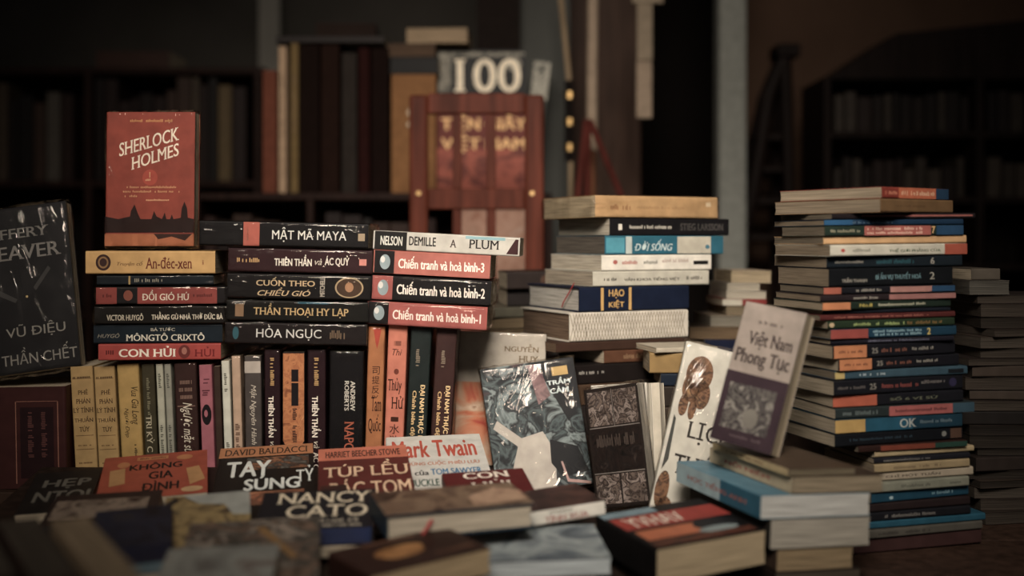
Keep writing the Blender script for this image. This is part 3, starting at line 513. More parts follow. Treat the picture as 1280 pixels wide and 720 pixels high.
# ------------------------------------------------------------------ the tall stack, spines towards the viewer
S2 = lambda f: [('l', 'S', .12, .35, .36, .65, f), ('l', 'S', .42, .3, .72, .7, f)]
BK = '#15151a'; OR = '#b06c3e'
def ol(c, f='#8a8478'): return [('r', 'S', .01, .04, .27, .96, c), ('l', 'S', .05, .4, .24, .6, '#5a3020'), ('t', 'S', '25', .31, .3, .36, .7, f), ('l', 'S', .39, .35, .6, .65, '#7a4a38'), ('l', 'S', .64, .4, .82, .65, f)]
TS = [  # top to bottom: x1, x2, thickness, colour, W, look, decoration
    (1078, 1211, 17, '#7a2e22', .17, 'slim orange red book', [('l', 'S', .05, .35, .22, .65, '#c87a5a'), ('r', 'S', .24, .02, .8, .98, '#b05a36'), ('l', 'S', .28, .3, .78, .7, '#d8b08a'), ('r', 'S', .8, .02, 1, .98, '#1e3850')]),
    (1074, 1219, 20, '#6a4e2e', .17, 'tan brown thick book', [('l', 'S', .2, .4, .6, .6, '#5a4024')]),
    (1042, 1217, 9, '#1a1416', .15, 'thin black book with pink line', [('r', 'S', .2, .4, .98, .7, '#8a4c44')]),
    (1032, 1202, 9, '#122a40', .14, 'thin navy book', [('r', 'S', 0, .1, .2, .95, '#1c4c70'), ('l', 'S', .2, .3, .5, .7, '#4a6070')]),
    (1032, 1203, 15, '#1c2a22', .14, 'dark green and pink book with blue end', [('r', 'S', .28, .02, .76, .98, '#964e44'), ('l', 'S', .3, .55, .7, .85, '#d0a890'), ('l', 'S', .3, .15, .7, .4, '#d0a890'), ('t', 'S', '7', .765, .15, .79, .9, '#d0a060', 'b'), ('r', 'S', .8, .02, 1, .98, '#1c3c58'), ('l', 'S', .04, .35, .25, .65, '#8a8468')]),
    (1031, 1206, 12, '#b48a58', .16, 'thin cream orange book', []),
    (1036, 1211, 17, '#b0aa98', .16, 'white book with red end', [('e', 'S', .09, .5, .015, .16, '#a03c34'), ('l', 'S', .16, .35, .3, .65, '#6a6a5a'), ('t', 'S', 'THẾ GIỚI PHẲNG CỦA', .42, .28, .8, .66, '#44543c', 'b'), ('r', 'S', .83, .02, 1, .98, '#96442f')]),
    (1035, 1201, 17, '#141c22', .15, 'dark navy book with teal letters', [('l', 'S', .06, .4, .28, .65, '#8a8478'), ('l', 'S', .36, .3, .64, .7, '#1e4c54'), ('t', 'S', '6', .76, .2, .79, .8, '#8a8478', 'b')]),
    (1036, 1191, 27, '#0f1114', .15, 'thick black book with tall blue grey title', [('t', 'S', 'TRẦN THANH', .1, .22, .3, .5, '#8a8478', 'b'), ('t', 'S', 'BÍ ẨN VỤ THUYẾT HOÁ', .37, .28, .74, .74, '#5a7a80', 'b'), ('t', 'S', '2', .81, .3, .85, .7, '#8a8478', 's')]),
    (1031, 1192, 11, BK, .14, 'thin black book with salmon label and blue end', [('r', 'S', .0, .05, .13, .95, '#964e3a'), ('l', 'S', .24, .3, .45, .7, '#8a8478'), ('r', 'S', .5, .1, .82, .9, '#9a6a60'), ('r', 'S', .82, .1, 1, .9, '#1c3c58')]),
    (1027, 1193, 10, '#221a1c', .14, 'thin dark book with dull pink stripe', [('r', 'S', .5, .1, 1, .9, '#8a5a54'), ('l', 'S', .24, .3, .42, .7, '#8a8478')]),
    (1027, 1190, 12, '#1a261e', .14, 'dark green book with orange label', [('r', 'S', .0, .05, .21, .95, OR), ('t', 'S', 'No.8', .28, .3, .38, .75, '#a89434', 'b'), ('l', 'S', .4, .35, .8, .7, '#a8a488')]),
    (1030, 1186, 6, '#141820', .14, 'very thin black blue book', []),
    (1026, 1193, 9, '#4a1e1c', .14, 'thin maroon book with faint letters', [('l', 'S', .1, .35, .8, .65, '#9a5a4a')]),
    (1036, 1192, 12, '#1e2c1c', .14, 'dark green book with small yellow letters', [('e', 'S', .03, .5, .02, .3, '#a8906a'), ('l', 'S', .2, .3, .6, .7, '#8a9a54'), ('l', 'S', .62, .3, .9, .7, '#7a5a2c')]),
    (1039, 1195, 15, '#123244', .14, 'blue book with red label and yellow number', [('r', 'S', .0, .05, .29, .95, '#8a3c34'), ('l', 'S', .33, .55, .72, .8, '#7a9aa0'), ('l', 'S', .33, .2, .72, .45, '#7a9aa0'), ('t', 'S', '2', .76, .15, .79, .85, '#c0a448', 'b')]),
    (1040, 1190, 8, '#1c1a22', .14, 'thin black violet book', [('l', 'S', .3, .3, .8, .7, '#5a5a6a')]),
    (1039, 1196, 20, BK, .145, 'black book with orange label, upper one', ol(OR)),
    (1046, 1201, 18, BK, .145, 'black book with orange label, lower one', ol(OR)),
    (1045, 1208, 13, '#2c4450', .15, 'steel blue book with yellow mark', [('r', 'S', .0, .1, .07, .9, '#a08a4a'), ('l', 'S', .18, .35, .4, .7, '#9aa4a4'), ('r', 'S', .85, .2, .97, .7, '#14181c')]),
    (1041, 1205, 22, BK, .145, 'black book with faint red letters', [('l', 'S', .03, .4, .24, .6, '#5a5450'), ('t', 'S', '25', .27, .3, .32, .7, '#8a8478'), ('l', 'S', .35, .35, .65, .65, '#7a3a34'), ('l', 'S', .67, .5, .86, .75, '#6a6460'), ('e', 'S', .92, .5, .03, .3, '#2a2640')]),
    (1043, 1202, 18, BK, .145, 'black book with red label', [('r', 'S', .0, .05, .33, .95, '#a04c32'), ('t', 'S', 'SỐ 6 VỊ SỬ', .43, .3, .8, .7, '#5a5c48', 'b')]),
    (1046, 1216, 16, '#222a2a', .145, 'dark grey and pink book', [('r', 'S', .38, .04, .84, .96, '#944c48'), ('l', 'S', .4, .35, .8, .65, '#4a2424'), ('r', 'S', .84, .04, 1, .96, '#2c4450'), ('l', 'S', .04, .3, .3, .7, '#5a6462')]),
    (1045, 1202, 21, '#12303e', .145, 'blue book titled OK with yellow label', [('r', 'S', .0, .05, .23, .95, '#a4823e'), ('r', 'S', .23, .05, .6, .95, '#14485c'), ('t', 'S', 'OK', .5, .18, .63, .82, '#9a9c94', 's'), ('l', 'S', .66, .4, .92, .65, '#5a6a70')]),
    (1043, 1204, 19, '#101216', .145, 'thick black book with brown end', [('e', 'S', .85, .5, .02, .22, '#6a6a64'), ('r', 'S', .9, .1, .99, .9, '#4a3428'), ('l', 'S', .1, .4, .6, .6, '#2a3a44')]),
    (1075, 1207, 10, '#2a1814', .13, 'thin red brown book', [('r', 'S', .2, .1, .7, .9, '#6a3020'), ('r', 'S', .7, .1, 1, .9, '#1e3a30')]),
    (1094, 1217, 9, '#9a8660', .13, 'thin cream book', []),
    (1094, 1211, 9, '#1a1a20', .13, 'thin black book', [('l', 'S', .1, .3, .6, .7, '#6a6660')]),
    (1094, 1211, 13, '#8a7652', .13, 'cream yellow book', [('l', 'S', .2, .35, .7, .65, '#5a4a34')]),
    (1096, 1215, 13, '#948670', .13, 'pale book with dark title', [('t', 'S', 'CHỈ MỘT TUẦN', .1, .25, .66, .75, '#4a4034', 'b')]),
    (1090, 1211, 15, '#6e6e5e', .13, 'grey book with small print', [('l', 'S', .3, .35, .6, .65, '#4a4a40'), ('l', 'S', .8, .35, .92, .65, '#4a4a40')]),
    (1088, 1212, 16, '#123a4c', .14, 'bright blue book', [('l', 'S', .6, .35, .84, .65, '#6a8a94'), ('e', 'S', .2, .4, .02, .16, '#8aa0a4')]),
    (1088, 1212, 13, '#241a1a', .14, 'dark brown book', []),
    (1088, 1212, 13, '#16161a', .14, 'black book with grey print', [('l', 'S', .15, .3, .65, .7, '#6a6660')]),
    (1064, 1230, 11, '#16485a', .15, 'wide teal book', []),
    (1062, 1228, 13, '#4a463e', .15, 'wide grey book near the base', [('l', 'S', .2, .35, .6, .65, '#2a2824')]),
    (1064, 1226, 22, '#3a2422', .15, 'wide dark red book at the base', []),
]
tot = sum(t_[2] for t_ in TS)
rdm = random.Random(5)
items = []
for i, (x1, x2, th, c, W, look, d) in enumerate(TS):
    items.append(dict(x=(x1, x2), t=th, c=c, W=W+rdm.uniform(-.012, .02), l=look, d=d, dj=rdm.uniform(-.004, .004), dyaw=(24 if i < 2 else rdm.uniform(-2.5, 2.5)), pages=rdm.choice(('#8a7a62', '#7a6a54', '#94866e', '#6a5e4c'))))
ybase = 236+tot
zb = P(0, ybase, 1.68).z
print('tall stack total', tot, 'base y', ybase, 'z', zb)
sc_ = (TABLE-P(0, 228, 1.68).z)/(zb-P(0, 228, 1.68).z)
for it in items: it['t'] *= sc_
stack(items[::-1], 1120, 0, 1.68, 16, -.6, 'books of the tallest stack', 'the tallest stack', zbase=TABLE+.001)

# ------------------------------------------------------------------ low pile in front of it, page ends towards the viewer
stack([
    dict(x=(968, 1075), t=33, c='#201814', W=.2, tail=1, l='dark thick book', pages='#4a4034'),
    dict(x=(970, 1066), t=28, c='#3a2c22', W=.2, tail=1, l='brown book with tan pages', pages='#8a7452'),
    dict(x=(962, 1087), t=38, c='#2a2622', W=.22, tail=1, l='thick book with grey page end', pages='#9c9484'),
    dict(x=(950, 1087), t=30, c='#4a7484', W=.235, tail=1, l='light blue book with red letters', pages='#b4b2aa', d=[('r', 'S', 0, .02, .55, .98, '#8aa0a4'), ('r', 'S', .55, .02, 1, .98, '#1e5468'), ('t', 'S', 'HỌC TIẾNG ANH', .15, .3, .85, .7, '#94584c', 'b')]),
    dict(x=(990, 1104), t=22, c='#3a2e24', W=.22, tail=1, l='cream spined book with red print', pages='#8a7a60', d=[('r', 'S', 0, .02, 1, .98, '#a89878'), ('t', 'S', 'NỖI NIỀM', .2, .3, .75, .72, '#94483c', 'b')]),
    dict(x=(985, 1070), t=10, c='#4a3a2c', W=.2, tail=1, l='thin cream spined book', pages='#6a5e48', d=[('r', 'S', 0, .02, 1, .98, '#a89468'), ('l', 'S', .2, .3, .7, .7, '#6a4a30')]),
], 1010, 0, 1.45, 18, 2.5, 'books in the low pile of page ends', 'the low page-end pile', zbase=TABLE+.006)
cover((932, 376), (1009, 392), (884, 546), P(920, 549, 1.535), facing(-33, 15), .032, '#8c7e72', 'grey and purple cover titled Việt Nam Phong Tục tilted on low pile', None, pages='#b4a282', d=[
    ('r', 'F', 0, 0, 1, .5, '#33242a'), ('r', 'F', .1, .1, .86, .42, ('art', 60, '#1c181a', '#5a544e', '#2a2426', '#7a746a', '#332c2e')), ('e', 'F', .55, .2, .12, .07, '#6a645a'), ('l', 'F', .3, .86, .72, .89, '#4a3c38'), ('t', 'F', 'Việt Nam', .2, .68, .92, .81, '#2e2220', 'sb'), ('t', 'F', 'Phong Tục', .06, .54, .94, .67, '#2e2220', 'sb'), ('l', 'F', .3, .05, .8, .07, '#5a4a4c')])

# ------------------------------------------------------------------ the middle stack and the piles around it
stack([
    dict(x=(700, 850), t=40, c='#3a2a22', W=.2, l='dark brown book at the base'),
    dict(x=(702, 850), t=36, c='#2a2422', W=.2, l='black brown book low down'),
    dict(x=(705, 862), t=26, c='#4a3626', W=.2, l='brown book low down'),
    dict(x=(716, 868), t=24, c='#1c1614', W=.18, l='black book with faint pale marks', d=[('l', 'S', .05, .5, .25, .7, '#9a948a')]),
    dict(x=(755, 874), t=16, c='#5a3824', W=.18, l='reddish brown book', d=[('l', 'S', .2, .3, .8, .7, '#8a6a4a')]),
    dict(x=(695, 862), t=12, c='#3c281e', W=.19, l='thin brown hardcover book', pages='#6a5440'),
    dict(x=(712, 860), t=36, c='#c4baa8', W=.2, hard=True, l='thick book with pale lattice spine', pages='#705a46', d=[('p', 'S', [(a, .03), (a+.006, .03), (a+.056, .97), (a+.05, .97)], '#8a7e6c') for a in [i*.025 for i in range(38)]]+[('p', 'S', [(a+.05, .03), (a+.056, .03), (a+.006, .97), (a, .97)], '#8a7e6c') for a in [i*.025 for i in range(38)]]+[('r', 'S', .13, .1, .136, .5, '#5a5040')]),
    dict(x=(724, 861), t=31, c='#141c30', W=.21, hard=True, l='navy hardcover with gold title and red ribbon', pages='#aca69a', d=[('r', 'S', .19, .04, .215, .96, '#c09448'), ('t', 'S', 'HẠO', .26, .52, .4, .9, '#c09448', 'b'), ('t', 'S', 'KIỆT', .26, .1, .4, .46, '#c09448', 'b'), ('r', 'S', .44, .04, .465, .96, '#c09448')], ribbon=[(.012, 1.003, .052), (.03, 1.004, .034), (.05, 1.005, .016), (.06, 1.003, .006)]),
    dict(x=(741, 886), t=19, c='#b0aa98', W=.19, l='grey white book with dark capitals', pages='#a0917a', d=[('l', 'S', .08, .35, .2, .6, '#3a3630'), ('t', 'S', 'VĂN KHOA TIẾNG VIỆT', .26, .28, .74, .62, '#3a3630', 'b'), ('l', 'S', .8, .35, .94, .6, '#3a3630')]),
    dict(x=(752, 889), t=20, c='#d0c8b8', W=.2, l='white book with black oval', pages='#b4a892', d=[('e', 'S', .12, .55, .02, .14, '#a8564c'), ('l', 'S', .18, .4, .32, .65, '#a8564c'), ('l', 'S', .36, .4, .5, .65, '#6a6a60'), ('l', 'S', .54, .5, .8, .75, '#a89084'), ('r', 'S', .83, .35, .97, .6, '#1c1a18')]),
    dict(x=(756, 904), t=24, c='#1c5a6c', W=.19, l='teal book with white label', pages='#5a5248', d=[('r', 'S', .01, .1, .16, .9, '#3a8898'), ('r', 'S', .17, .04, .22, .96, '#a8b0a8'), ('t', 'S', 'ĐỜI SỐNG', .24, .2, .56, .8, '#b8c8c4', 'si'), ('r', 'S', .6, .04, .89, .96, '#b0a894'), ('e', 'S', .86, .4, .02, .12, '#3a6a7a')]),
    dict(x=(762, 911), t=22, c='#161416', W=.2, l='black book with white capitals', pages='#b4a892', d=[('r', 'S', .07, .3, .1, .65, '#c8c0b0'), ('l', 'S', .16, .38, .52, .6, '#b8b0a0'), ('t', 'S', 'STIEG LARSSON', .58, .3, .95, .7, '#4c4844', 's')]),
    dict(x=(744, 897), t=29, c='#b48c58', W=.205, wrap=True, l='tan wrapped book', pages='#b8a27c', d=[('l', 'S', .12, .35, .28, .6, '#8a5a34'), ('l', 'S', .32, .4, .72, .55, '#a07a4c'), ('r', 'S', .9, .55, .94, .75, '#d0b890')]),
], 800, 0, 2.07, 25, 0, 'books of the middle stack', 'the middle stack', zbase=RISER+.001)
stack([
    dict(x=(600, 690), t=40, c='#2a2420', W=.15, l='dark book at the base'), dict(x=(600, 690), t=40, c='#3a3028', W=.15, l='second book up from the base'), dict(x=(604, 684), t=34, c='#2c241e', W=.15, l='dark brown book half hidden'),
    dict(x=(612, 682), t=14, c='#6a5638', W=.15, l='ochre brown book', flip=1, pages='#6a5236'), dict(x=(612, 682), t=12, c='#3a3022', W=.15, l='thin brown book', flip=1, pages='#7a6444'),
    dict(x=(613, 684), t=14, c='#2c2620', W=.15, flip=1, l='book with tan page edge', pages='#6e5c42'), dict(x=(612, 702), t=13, c='#4a4638', W=.16, l='bent grey book with blue end', d=[('r', 'S', .64, .05, 1, .95, '#24485e')], dyaw=5), dict(x=(634, 690), t=22, c='#1c1614', W=.15, l='black book pushed inwards', dj=.02),
    dict(x=(634, 712), t=22, c='#241a16', W=.15, l='dark brown book with worn end', d=[('e', 'S', .75, .5, .22, .4, '#4a3224')]),
], 655, 0, 2.3, 8, -1, 'books of the dark pile behind the plum book', 'the dark rear pile', zbase=RISER+.001)
stack([
    dict(x=(840, 985), t=52, c='#2c241e', W=.15, l='brown book at the base'), dict(x=(850, 980), t=24, c='#3a3024', W=.15, l='dark tan book low down', flip=1, pages='#6a583e'),
    dict(x=(855, 960), t=14, c='#a09072', W=.14, l='pale thin book', flip=1, pages='#8a7858'), dict(x=(862, 950), t=12, c='#4a3a2a', W=.14, l='thin brown edged book', flip=1, pages='#6e5c44'), dict(x=(880, 948), t=24, c='#141a30', W=.14, l='dark navy book', d=[('l', 'S', .2, .4, .7, .6, '#5a5a64')]),
    dict(x=(862, 955), t=16, c='#4a3c30', W=.14, flip=1, l='book with brown pages', pages='#6a553c'), dict(x=(888, 975), t=14, c='#8a7a64', W=.14, flip=1, l='book with grey pages', pages='#7c7464'), dict(x=(908, 975), t=12, c='#6a5a44', W=.14, flip=1, l='thin tan edged book', pages='#7a6a50'),
    dict(x=(903, 958), t=9, c='#7c2a26', W=.13, l='thin red and white book', d=[('r', 'S', 0, .05, .45, .95, '#b0a894')]), dict(x=(908, 958), t=10, c='#a89c88', W=.13, flip=1, l='white edged booklet', pages='#b0a48e'), dict(x=(909, 950), t=10, c='#b0a898', W=.13, flip=1, l='white booklet', pages='#a89c86'), dict(x=(914, 964), t=16, c='#a89478', W=.13, flip=1, l='cream topped book', pages='#a4906e'),
], 920, 0, 2.3, 5, 1, 'books of the pale low pile', 'the pale rear pile', zbase=RISER+.001)
stack([
    dict(x=(800, 905), t=46, c='#2a221c', W=.1, l='dark book at the base'), dict(x=(800, 905), t=40, c='#3a2e24', W=.1, l='dusky brown book'), dict(x=(806, 905), t=26, c='#2e2620', W=.1, l='dark brown book'),
    dict(x=(826, 900), t=16, c='#16202e', W=.1, l='dark blue book'), dict(x=(812, 892), t=26, c='#8a6c38', W=.1, l='yellow ochre book', d=[('r', 'S', .6, .02, 1, .98, '#1c1612')]), dict(x=(818, 900), t=7, c='#a89c86', W=.1, l='thin white booklet', dyaw=14),
], 860, 0, 1.955, 0, 0, 'books of the small ochre topped pile', 'the pile behind the flower cover', zbase=RISER+.001)
rdm = random.Random(11)
J = []
for i in range(21):
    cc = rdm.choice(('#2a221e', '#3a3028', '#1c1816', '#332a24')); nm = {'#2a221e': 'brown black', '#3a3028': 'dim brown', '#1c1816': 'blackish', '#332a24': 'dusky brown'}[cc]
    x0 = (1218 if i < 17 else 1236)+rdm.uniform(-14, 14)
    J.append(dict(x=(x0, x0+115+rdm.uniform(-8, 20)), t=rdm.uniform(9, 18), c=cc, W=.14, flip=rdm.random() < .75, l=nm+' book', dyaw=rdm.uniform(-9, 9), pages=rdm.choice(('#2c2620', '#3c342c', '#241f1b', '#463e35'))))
J.append(dict(x=(1212, 1262), t=18, c='#5a544c', W=.13, flip=1, l='small grey edged book', pages='#4e4a42'))
J.append(dict(x=(1214, 1250), t=15, c='#4a4238', W=.12, l='small brown book with crumpled corner'))
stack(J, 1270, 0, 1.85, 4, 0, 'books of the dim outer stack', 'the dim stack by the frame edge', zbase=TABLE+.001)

# ------------------------------------------------------------------ wooden chair behind the table
cw = '#5a2818'
ch = empty('wooden_chair', Matrix.Translation((P(596, 0, 2.7).x, 2.7, 0))); tag(ch, 'reddish brown wooden chair with slatted back behind the books', 'chair')
k = 2.7/F
def cx(px): return (px-596)*k
def cz(py): return CAMZ-(py-HZ)*k
def cbox(name, x0, x1, z0, z1, y0=-.012, y1=.012, bev=.004):
    m = MB(); m.box((x0, y0, z0), (x1, y1, z1), mat(cw, 'wood'), bev); return m.build(name, ch)
for a, b in ((512, 535), (656, 680)):
    m = MB(); xa, xb = cx(a), cx(b); m.box((xa, -.014, 0), (xb, .014, cz(119)), mat(cw, 'wood'), .007); m.build('back_post', ch)
cbox('top_rail', cx(535), cx(656), cz(143), cz(117)); cbox('middle_rail', cx(535), cx(656), cz(262), cz(236)); cbox('lower_rail', cx(535), cx(656), .50, .54)
for a, b in ((566, 577), (608, 620)):
    cbox('slat', cx(a), cx(b), cz(236), cz(143), -.007, .007, .002); cbox('slat', cx(a), cx(b), .54, cz(262), -.007, .007, .002)
for a in (524, 665):
    m = MB(); m.tube([(cx(a), -.0145, cz(242)), (cx(a), -.018, cz(242))], .006, mat('#b08a50', 'metal'), 12); o = m.build('screw_head', ch); o['label'] = 'brass screw head'
m = MB(); m.box((cx(505), .03, .42), (cx(687), .4, .45), mat(cw, 'wood'), .008); m.build('seat', ch)
for a in (515, 664):
    m = MB(); m.box((cx(a), .35, 0), (cx(a)+.028, .38, .42), mat(cw, 'wood'), .004); m.build('leg', ch)
    m = MB(); m.box((cx(a)+.004, .014, .2), (cx(a)+.022, .35, .23), mat(cw, 'wood'), .003); m.build('stretcher', ch)
m = MB(); m.box((cx(512), .014, .4), (cx(680), .034, .45), mat(cw, 'wood'), .003); m.build('seat_rail', ch)

# ------------------------------------------------------------------ bookcase behind the chair, its books
SZ = P(0, 237, 2.98).z
YB = 3.18
bc = empty('bookcase', Matrix.Translation((0, YB, 0))); tag(bc, 'low dark wooden bookcase behind the chair', 'bookcase')
dw = mat('#2a1a15', 'wood'); xL, xR = P(240, 0, YB).x, P(690, 0, YB).x
m = MB(); m.box((xL, 0, SZ-.02), (xR, .3, SZ), dw, .002); m.build('top_shelf', bc)
for nm, z in (('shelf', .56), ('shelf', .2)):
    m = MB(); m.box((xL+.02, .01, z), (xR-.02, .29, z+.018), dw, .002); m.build(nm, bc)
for x in (xL, P(383, 0, YB).x, xR-.02):
    m = MB(); m.box((x, 0, 0), (x+.02, .3, SZ-.02), dw, .002); m.build('side_panel', bc)
m = MB(); m.box((xL, .3, 0), (xR, .306, SZ), mat('#1c1412', 'wood')); m.build('back_panel', bc)
GB = 'books standing on the bookcase top'
for x1, x2, yt, c, lab, kw in (
    (328, 346, 88, '#6a3826', 'rusty brown book, outermost on the bookcase top', {}), (348, 358, 58, '#a88a6a', 'pale cream spine on the bookcase beside the rusty one', {}), (363, 373, 54, '#6e5830', 'narrow ochre spine on the bookcase near the pale one', {}),
    (374, 399, 56, '#180d09', 'black book on the bookcase next to the ochre spine', {}), (401, 424, 56, '#22130d', 'brown black book in the middle of the bookcase top', {}), (427, 446, 66, '#2c2622', 'grey book leaning on the bookcase among dark spines', {}),
    (448, 462, 60, '#280f0d', 'dark red slim book on the bookcase after the grey one', {}), (464, 486, 60, '#180c09', 'black book on the bookcase before the big tan one', {}), (489, 545, 93, '#84592f', 'big tan book on the bookcase with pale letter, by the chair', {})):
    d = [('t', 'SR', 'S', .28, .35, .45, .7, '#c8b494', 'sb')] if yt == 93 else [('l', 'S', .2, .35, .6, .65, '#7a6044')] if yt in (58, 54) else []
    stand(x1, x2, yt, YB+.01, kw.get('lean', 0), c, lab, GB, fin='matte', W=.18, z0=SZ+.0005, d=d)
# lying on those books
stack([dict(x=(345, 480), t=9, c='#1c1412', W=.2, l='thin black folder across the dark spines on the bookcase', name='folder')], 410, 0, YB+.01, 0, 0, None, None, zbase=P(0, 53.5, YB+.01).z)
stack([dict(x=(395, 470), t=18, c='#231715', W=.16, l='dark book lying on the black folder', flip=1, pages='#2c211c')], 430, 0, YB+.03, 4, 0, None, None, zbase=P(0, 44.2, YB+.01).z)
zt = P(0, 92.5, YB+.01).z
stack([dict(x=(488, 548), t=22, c='#151414', W=.17, l='black book lying on the big tan book'), dict(x=(484, 544), t=17, c='#3a2a22', W=.18, flip=1, l='book with brown page edge above the black one', pages='#5a4636'), dict(x=(508, 584), t=19, c='#7a6448', W=.15, flip=1, l='cream edged book, top of the bookcase pile', pages='#a08868')], 520, 0, YB+.02, -3, 0, 'books lying on the bookcase books', None, zbase=zt+.0005)
cover((546, 63), (658, 63), (546, 238), P(600, 237, YB-.0)+Vector((0, .045, .002)), facing(0, 3), .03, '#682418', 'large dark and red cover numbered 100 seen through the chair slats', None, d=[
    ('r', 'F', 0, .68, 1, 1, '#17191a'), ('r', 'F', .02, .955, .98, .985, ('art', 30, '#2a2c2a', '#8a8474', '#3a3a36')), ('r', 'F', .02, .7, .16, .98, ('art', 30, '#1a1c1a', '#8a8474', '#2a2a26')), ('e', 'F', .86, .9, .09, .05, '#8a8474'), ('t', 'F', '100', .2, .7, .94, .94, '#f0e0c0', 's'),
    ('r', 'F', .0, .0, 1, .3, ('art', 16, '#7a3224', '#a04c36', '#5a2018', '#8a4430')), ('t', 'F', 'TIỀN GIẤY', .05, .43, 1, .565, '#f4bc70', 'b'), ('t', 'F', 'VIỆT NAM', .05, .27, 1, .4, '#f4bc70', 'b')])
stand(668, 689, 74, YB+.1, 6, '#3c3e38', 'dark book with pale leaf pattern beside the 100 cover', None, W=.16, z0=SZ+.001, d=[('r', 'S', .02, .0, .3, 1, ('art', 40, '#2a2e2a', '#a8a494', '#3a3e38'))])
# inside the bookcase
cover((575, 256), (614, 256), (575, 362), P(600, 360, YB-.01)+Vector((0, .06, 0)), facing(0, 2), .03, '#b07a60', 'pink cream cover behind the chair, nearer the middle slat', None, d=[('r', 'F', 0, 0, 1, 1, ('art', 14, '#a86a50', '#c89a80', '#b8846a', '#d0b098'))])
cover((619, 256), (657, 256), (619, 362), P(640, 360, YB-.01)+Vector((0, .06, 0)), facing(0, 2), .03, '#b07a60', 'pink cream cover behind the chair, nearer the outer post', None, d=[('r', 'F', 0, 0, 1, 1, ('art', 15, '#a86a50', '#c89a80', '#b8846a', '#d0b098'))])
rdm = random.Random(3); x = 255
i = 0
while x < 540:
    wd = rdm.uniform(12, 26)
    if not (x < 392 and x+wd > 378):
        c = rdm.choice(('#201614', '#2c1a16', '#1a1514', '#33231c')); i += 1
        stand(x, x+wd-1, rdm.uniform(262, 285), YB+.04, 0, c, f'dim book inside the bookcase below the top shelf, {ORD[i] if i > 1 else "first"} from its outer end', 'dim books inside the bookcase', W=.17, z0=.579)
    x += wd

# ------------------------------------------------------------------ dim shelf deep in the shop, left part of the view
YD = 3.9
sl = empty('shelf_unit', Matrix.Translation((0, YD, 0))); tag(sl, 'dim wall of shelves behind the upright red cover', 'shelf')
z1 = P(0, 226, YD).z; z2 = P(0, 84, YD).z
for z in (z1, z2, .5):
    m = MB(); m.box((P(-60, 0, YD).x, 0, z-.022), (P(330, 0, YD).x, .3, z), dw, .002); m.build('shelf', sl)
for px in (-60, 110, 322):
    m = MB(); m.box((P(px, 0, YD).x-.012, -.002, 0), (P(px, 0, YD).x+.012, .302, z2+.0), dw, .002); m.build('side_panel', sl)
m = MB(); m.box((P(-60, 0, YD).x, .3, 0), (P(330, 0, YD).x, .31, z2), mat('#1a1412', 'wood')); m.build('back_panel', sl)
x = -48; i = 0
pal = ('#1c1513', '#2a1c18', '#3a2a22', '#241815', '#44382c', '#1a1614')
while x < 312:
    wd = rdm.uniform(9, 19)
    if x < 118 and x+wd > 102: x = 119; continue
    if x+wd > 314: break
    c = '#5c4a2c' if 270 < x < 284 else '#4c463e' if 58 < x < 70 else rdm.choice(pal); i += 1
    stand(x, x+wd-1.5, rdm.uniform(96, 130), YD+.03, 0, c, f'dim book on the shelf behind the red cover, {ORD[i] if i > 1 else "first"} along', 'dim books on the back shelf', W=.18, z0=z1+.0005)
    x += wd
stack([dict(x=(120, 212), t=22, c='#3a241c', W=.2, l='dull brown box file lying on top of the dim shelf', name='box_file')], 160, 0, YD+.03, 0, 0, None, None, zbase=z2+.0005)

# ------------------------------------------------------------------ poles, cords and boards in the doorway
def pole(name, pts, r, c, label, cat, Y, fin='wood'):
    o = empty(name, Matrix.Translation((P(pts[-1][0], 0, Y).x, Y, 0))); tag(o, label, cat); return o
yp = 3.2
o = empty('broom_handle', Matrix.Translation((P(740, 0, yp).x, yp, 0))); tag(o, 'upright pole with pale upper sleeve and brown lower shaft', 'pole')
zz = lambda py: CAMZ-(py-HZ)/F*yp
m = MB(); m.tube([(0, 0, 0), (.0, 0, zz(185))], .011, mat('#7a4a2c', 'wood'), 10); m.build('shaft', o)
m = MB(); m.tube([(0, 0, zz(188)), (0, 0, zz(100)), (.004, 0, zz(-40))], .0155, mat('#94806a', 'matte'), 10); m.build('sleeve', o)
o = empty('bamboo_stick', Matrix.Translation((P(712, 0, yp).x, yp+.05, 0))); tag(o, 'thin pale bamboo stick leaning beside the sleeved pole', 'stick')
m = MB(); m.tube([(.006, 0, 0), (.006, 0, zz(190)), (0, 0, zz(92)), (-.03, 0, zz(-40))], [.006, .007, .008, .009], mat('#8c7658', 'wood'), 8); m.build('shaft', o)
for pyy in (112, 146, 178):
    m = MB(); m.tube([(.002, 0, zz(pyy+9)), (.002, 0, zz(pyy))], .016, mat('#a07e44', 'metal'), 10); m.build('gold_band', o)
m = MB(); m.tube([(.001, 0, zz(200)), (.001, 0, zz(98))], .0125, mat('#16110f', 'matte'), 10); m.build('grip', o)
yp = 3.05
o = empty('folding_stand', Matrix.Translation((P(735, 0, yp).x, yp, 0))); tag(o, 'dark red folding stand with splayed thin legs by the pole', 'stand')
zz = lambda py: CAMZ-(py-HZ)/F*yp
for dx in ((-14, -30), (14, 98)):
    m = MB(); m.tube([(dx[0]*yp/F*.2, 0, zz(152)), (dx[1]*yp/F*.48+0, 0, zz(258)), (dx[1]*yp/F*1.9, 0, 0)], .0085, mat('#54231c', 'wood'), 8); m.build('leg', o)
m = MB(); m.tube([(0, -.01, zz(150)), (0, .25, 0)], .0085, mat('#54231c', 'wood'), 8); m.build('leg', o)
m = MB(); m.tube([(-.012, 0, zz(153)), (.012, 0, zz(153))], .009, mat('#54231c', 'wood'), 8); m.build('hinge', o)
yp = 3.3
zz = lambda py: CAMZ-(py-HZ)/F*yp
o = empty('hanging_board', Matrix.Translation((P(805, 0, yp).x, yp, zz(148)))); tag(o, 'narrow pale board hanging in the dark doorway', 'board')
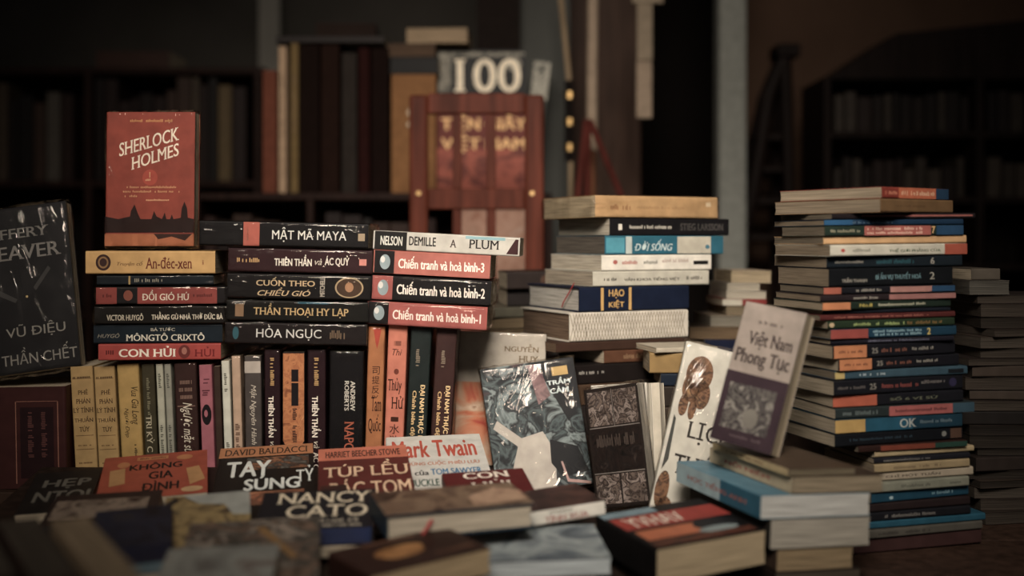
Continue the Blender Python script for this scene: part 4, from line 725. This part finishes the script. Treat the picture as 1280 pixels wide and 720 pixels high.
m = MB(); m.box((-.0225, -.008, 0), (.0225, .008, zz(76)-zz(148)-.002), mat('#94806a', 'matte'), .003); m.build('lower_board', o)
m = MB(); m.box((-.021, -.008, zz(76)-zz(148)), (.024, .008, zz(4)-zz(148)), mat('#8a7a64', 'matte'), .003); m.build('upper_board', o)
m = MB(); m.box((-.035, -.012, zz(5)-zz(148)), (.055, .012, zz(-6)-zz(148)), mat('#8a7a64', 'matte'), .003); m.build('cross_bar', o)
m = MB(); m.tube([(0, 0, zz(-6)-zz(148)), (0, 0, 2.9-zz(148))], .003, mat('#2a221c', 'matte')); m.build('cord', o)
# stepladder against the alcove wall
yp = 3.75
zz = lambda py: CAMZ-(py-HZ)/F*yp
o = empty('stepladder', Matrix.Translation((P(965, 0, yp).x, yp, 0))); tag(o, 'dark folded wooden stepladder before the brown alcove wall', 'ladder')
X = lambda px: P(px, 0, yp).x-P(965, 0, yp).x
lw = mat('#1c1411', 'wood')
for pts in ([(986, 58), (962, 120), (940, 250), (920, 330)], [(982, 62), (984, 140), (987, 250), (989, 330)]):
    for dy in (0, .22):
        f_ = [(X(a), dy*(.3+.7*(b-58)/272), zz(b)) for a, b in pts]; g = f_[-1]; e = f_[-2]; s_ = (g[2])/(e[2]-g[2]); f_.append((g[0]+(g[0]-e[0])*s_, g[1]+(g[1]-e[1])*s_, 0))
        m = MB(); m.tube(f_, .02, lw, 8); m.build('rail', o)
for py, a, b in ((175, 950, 990), (215, 946, 991), (255, 939, 992), (300, 928, 994)):
    m = MB(); m.box((X(a), .0, zz(py)), (X(b), .2, zz(py)+.02), lw, .002); m.build('step', o)
m = MB(); m.box((X(970), -.03, zz(72)), (X(998), .1, zz(56)), lw, .004); m.build('top_cap', o)

# ------------------------------------------------------------------ dim shelf on the other side
YR = 3.6
so = empty('corner_shelf', Matrix.Translation((0, YR, 0))); tag(so, 'dim dark shelf with a sloping top beyond the tallest stack', 'shelf')
xa, xb = P(1034, 0, YR).x, P(1330, 0, YR).x
zs_ = [P(0, y, YR).z for y in (164, 246, 330)]
for z in zs_:
    m = MB(); m.box((xa, 0, z-.02), (xb, .28, z), lw, .002); m.build('shelf', so)
for x in (xa, P(1225, 0, YR).x, xb-.02):
    m = MB(); m.box((x-.01, -.002, 0), (x+.012, .282, P(0, 96, YR).z), lw, .002); m.build('side_panel', so)
m = MB(); m.mesh([(xa, 0, P(0, 98, YR).z), (xb, 0, P(0, 98, YR).z), (xb, 0, P(0, 20, YR).z), (P(1120, 0, YR).x, 0, P(0, 42, YR).z), (xa, .28, P(0, 98, YR).z), (xb, .28, P(0, 98, YR).z), (xb, .28, P(0, 20, YR).z), (P(1120, 0, YR).x, .28, P(0, 42, YR).z)],
    [(0, 1, 2, 3), (7, 6, 5, 4), (0, 1, 5, 4), (1, 2, 6, 5), (2, 3, 7, 6), (3, 0, 4, 7)], lw); m.build('sloping_top', so)
m = MB(); m.box((xa, .28, 0), (xb, .29, P(0, 98, YR).z), mat('#15100e', 'wood')); m.build('back_panel', so)
for row, (zr, lo, hi) in enumerate(((zs_[0], 112, 122), (zs_[1], 196, 212))):
    x = 1044; i = 0
    while x < 1280:
        wd = rdm.uniform(9, 19)
        if x+wd > 1216 and x < 1236: x = 1236; continue
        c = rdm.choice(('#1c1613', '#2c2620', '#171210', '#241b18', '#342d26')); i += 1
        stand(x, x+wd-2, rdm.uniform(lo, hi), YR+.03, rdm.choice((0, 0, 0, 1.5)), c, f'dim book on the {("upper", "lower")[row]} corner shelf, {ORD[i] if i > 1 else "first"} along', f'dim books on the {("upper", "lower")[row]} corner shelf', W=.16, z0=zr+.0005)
        x += wd+.5
bpy.data.objects.remove(tob); bpy.data.curves.remove(tcur)
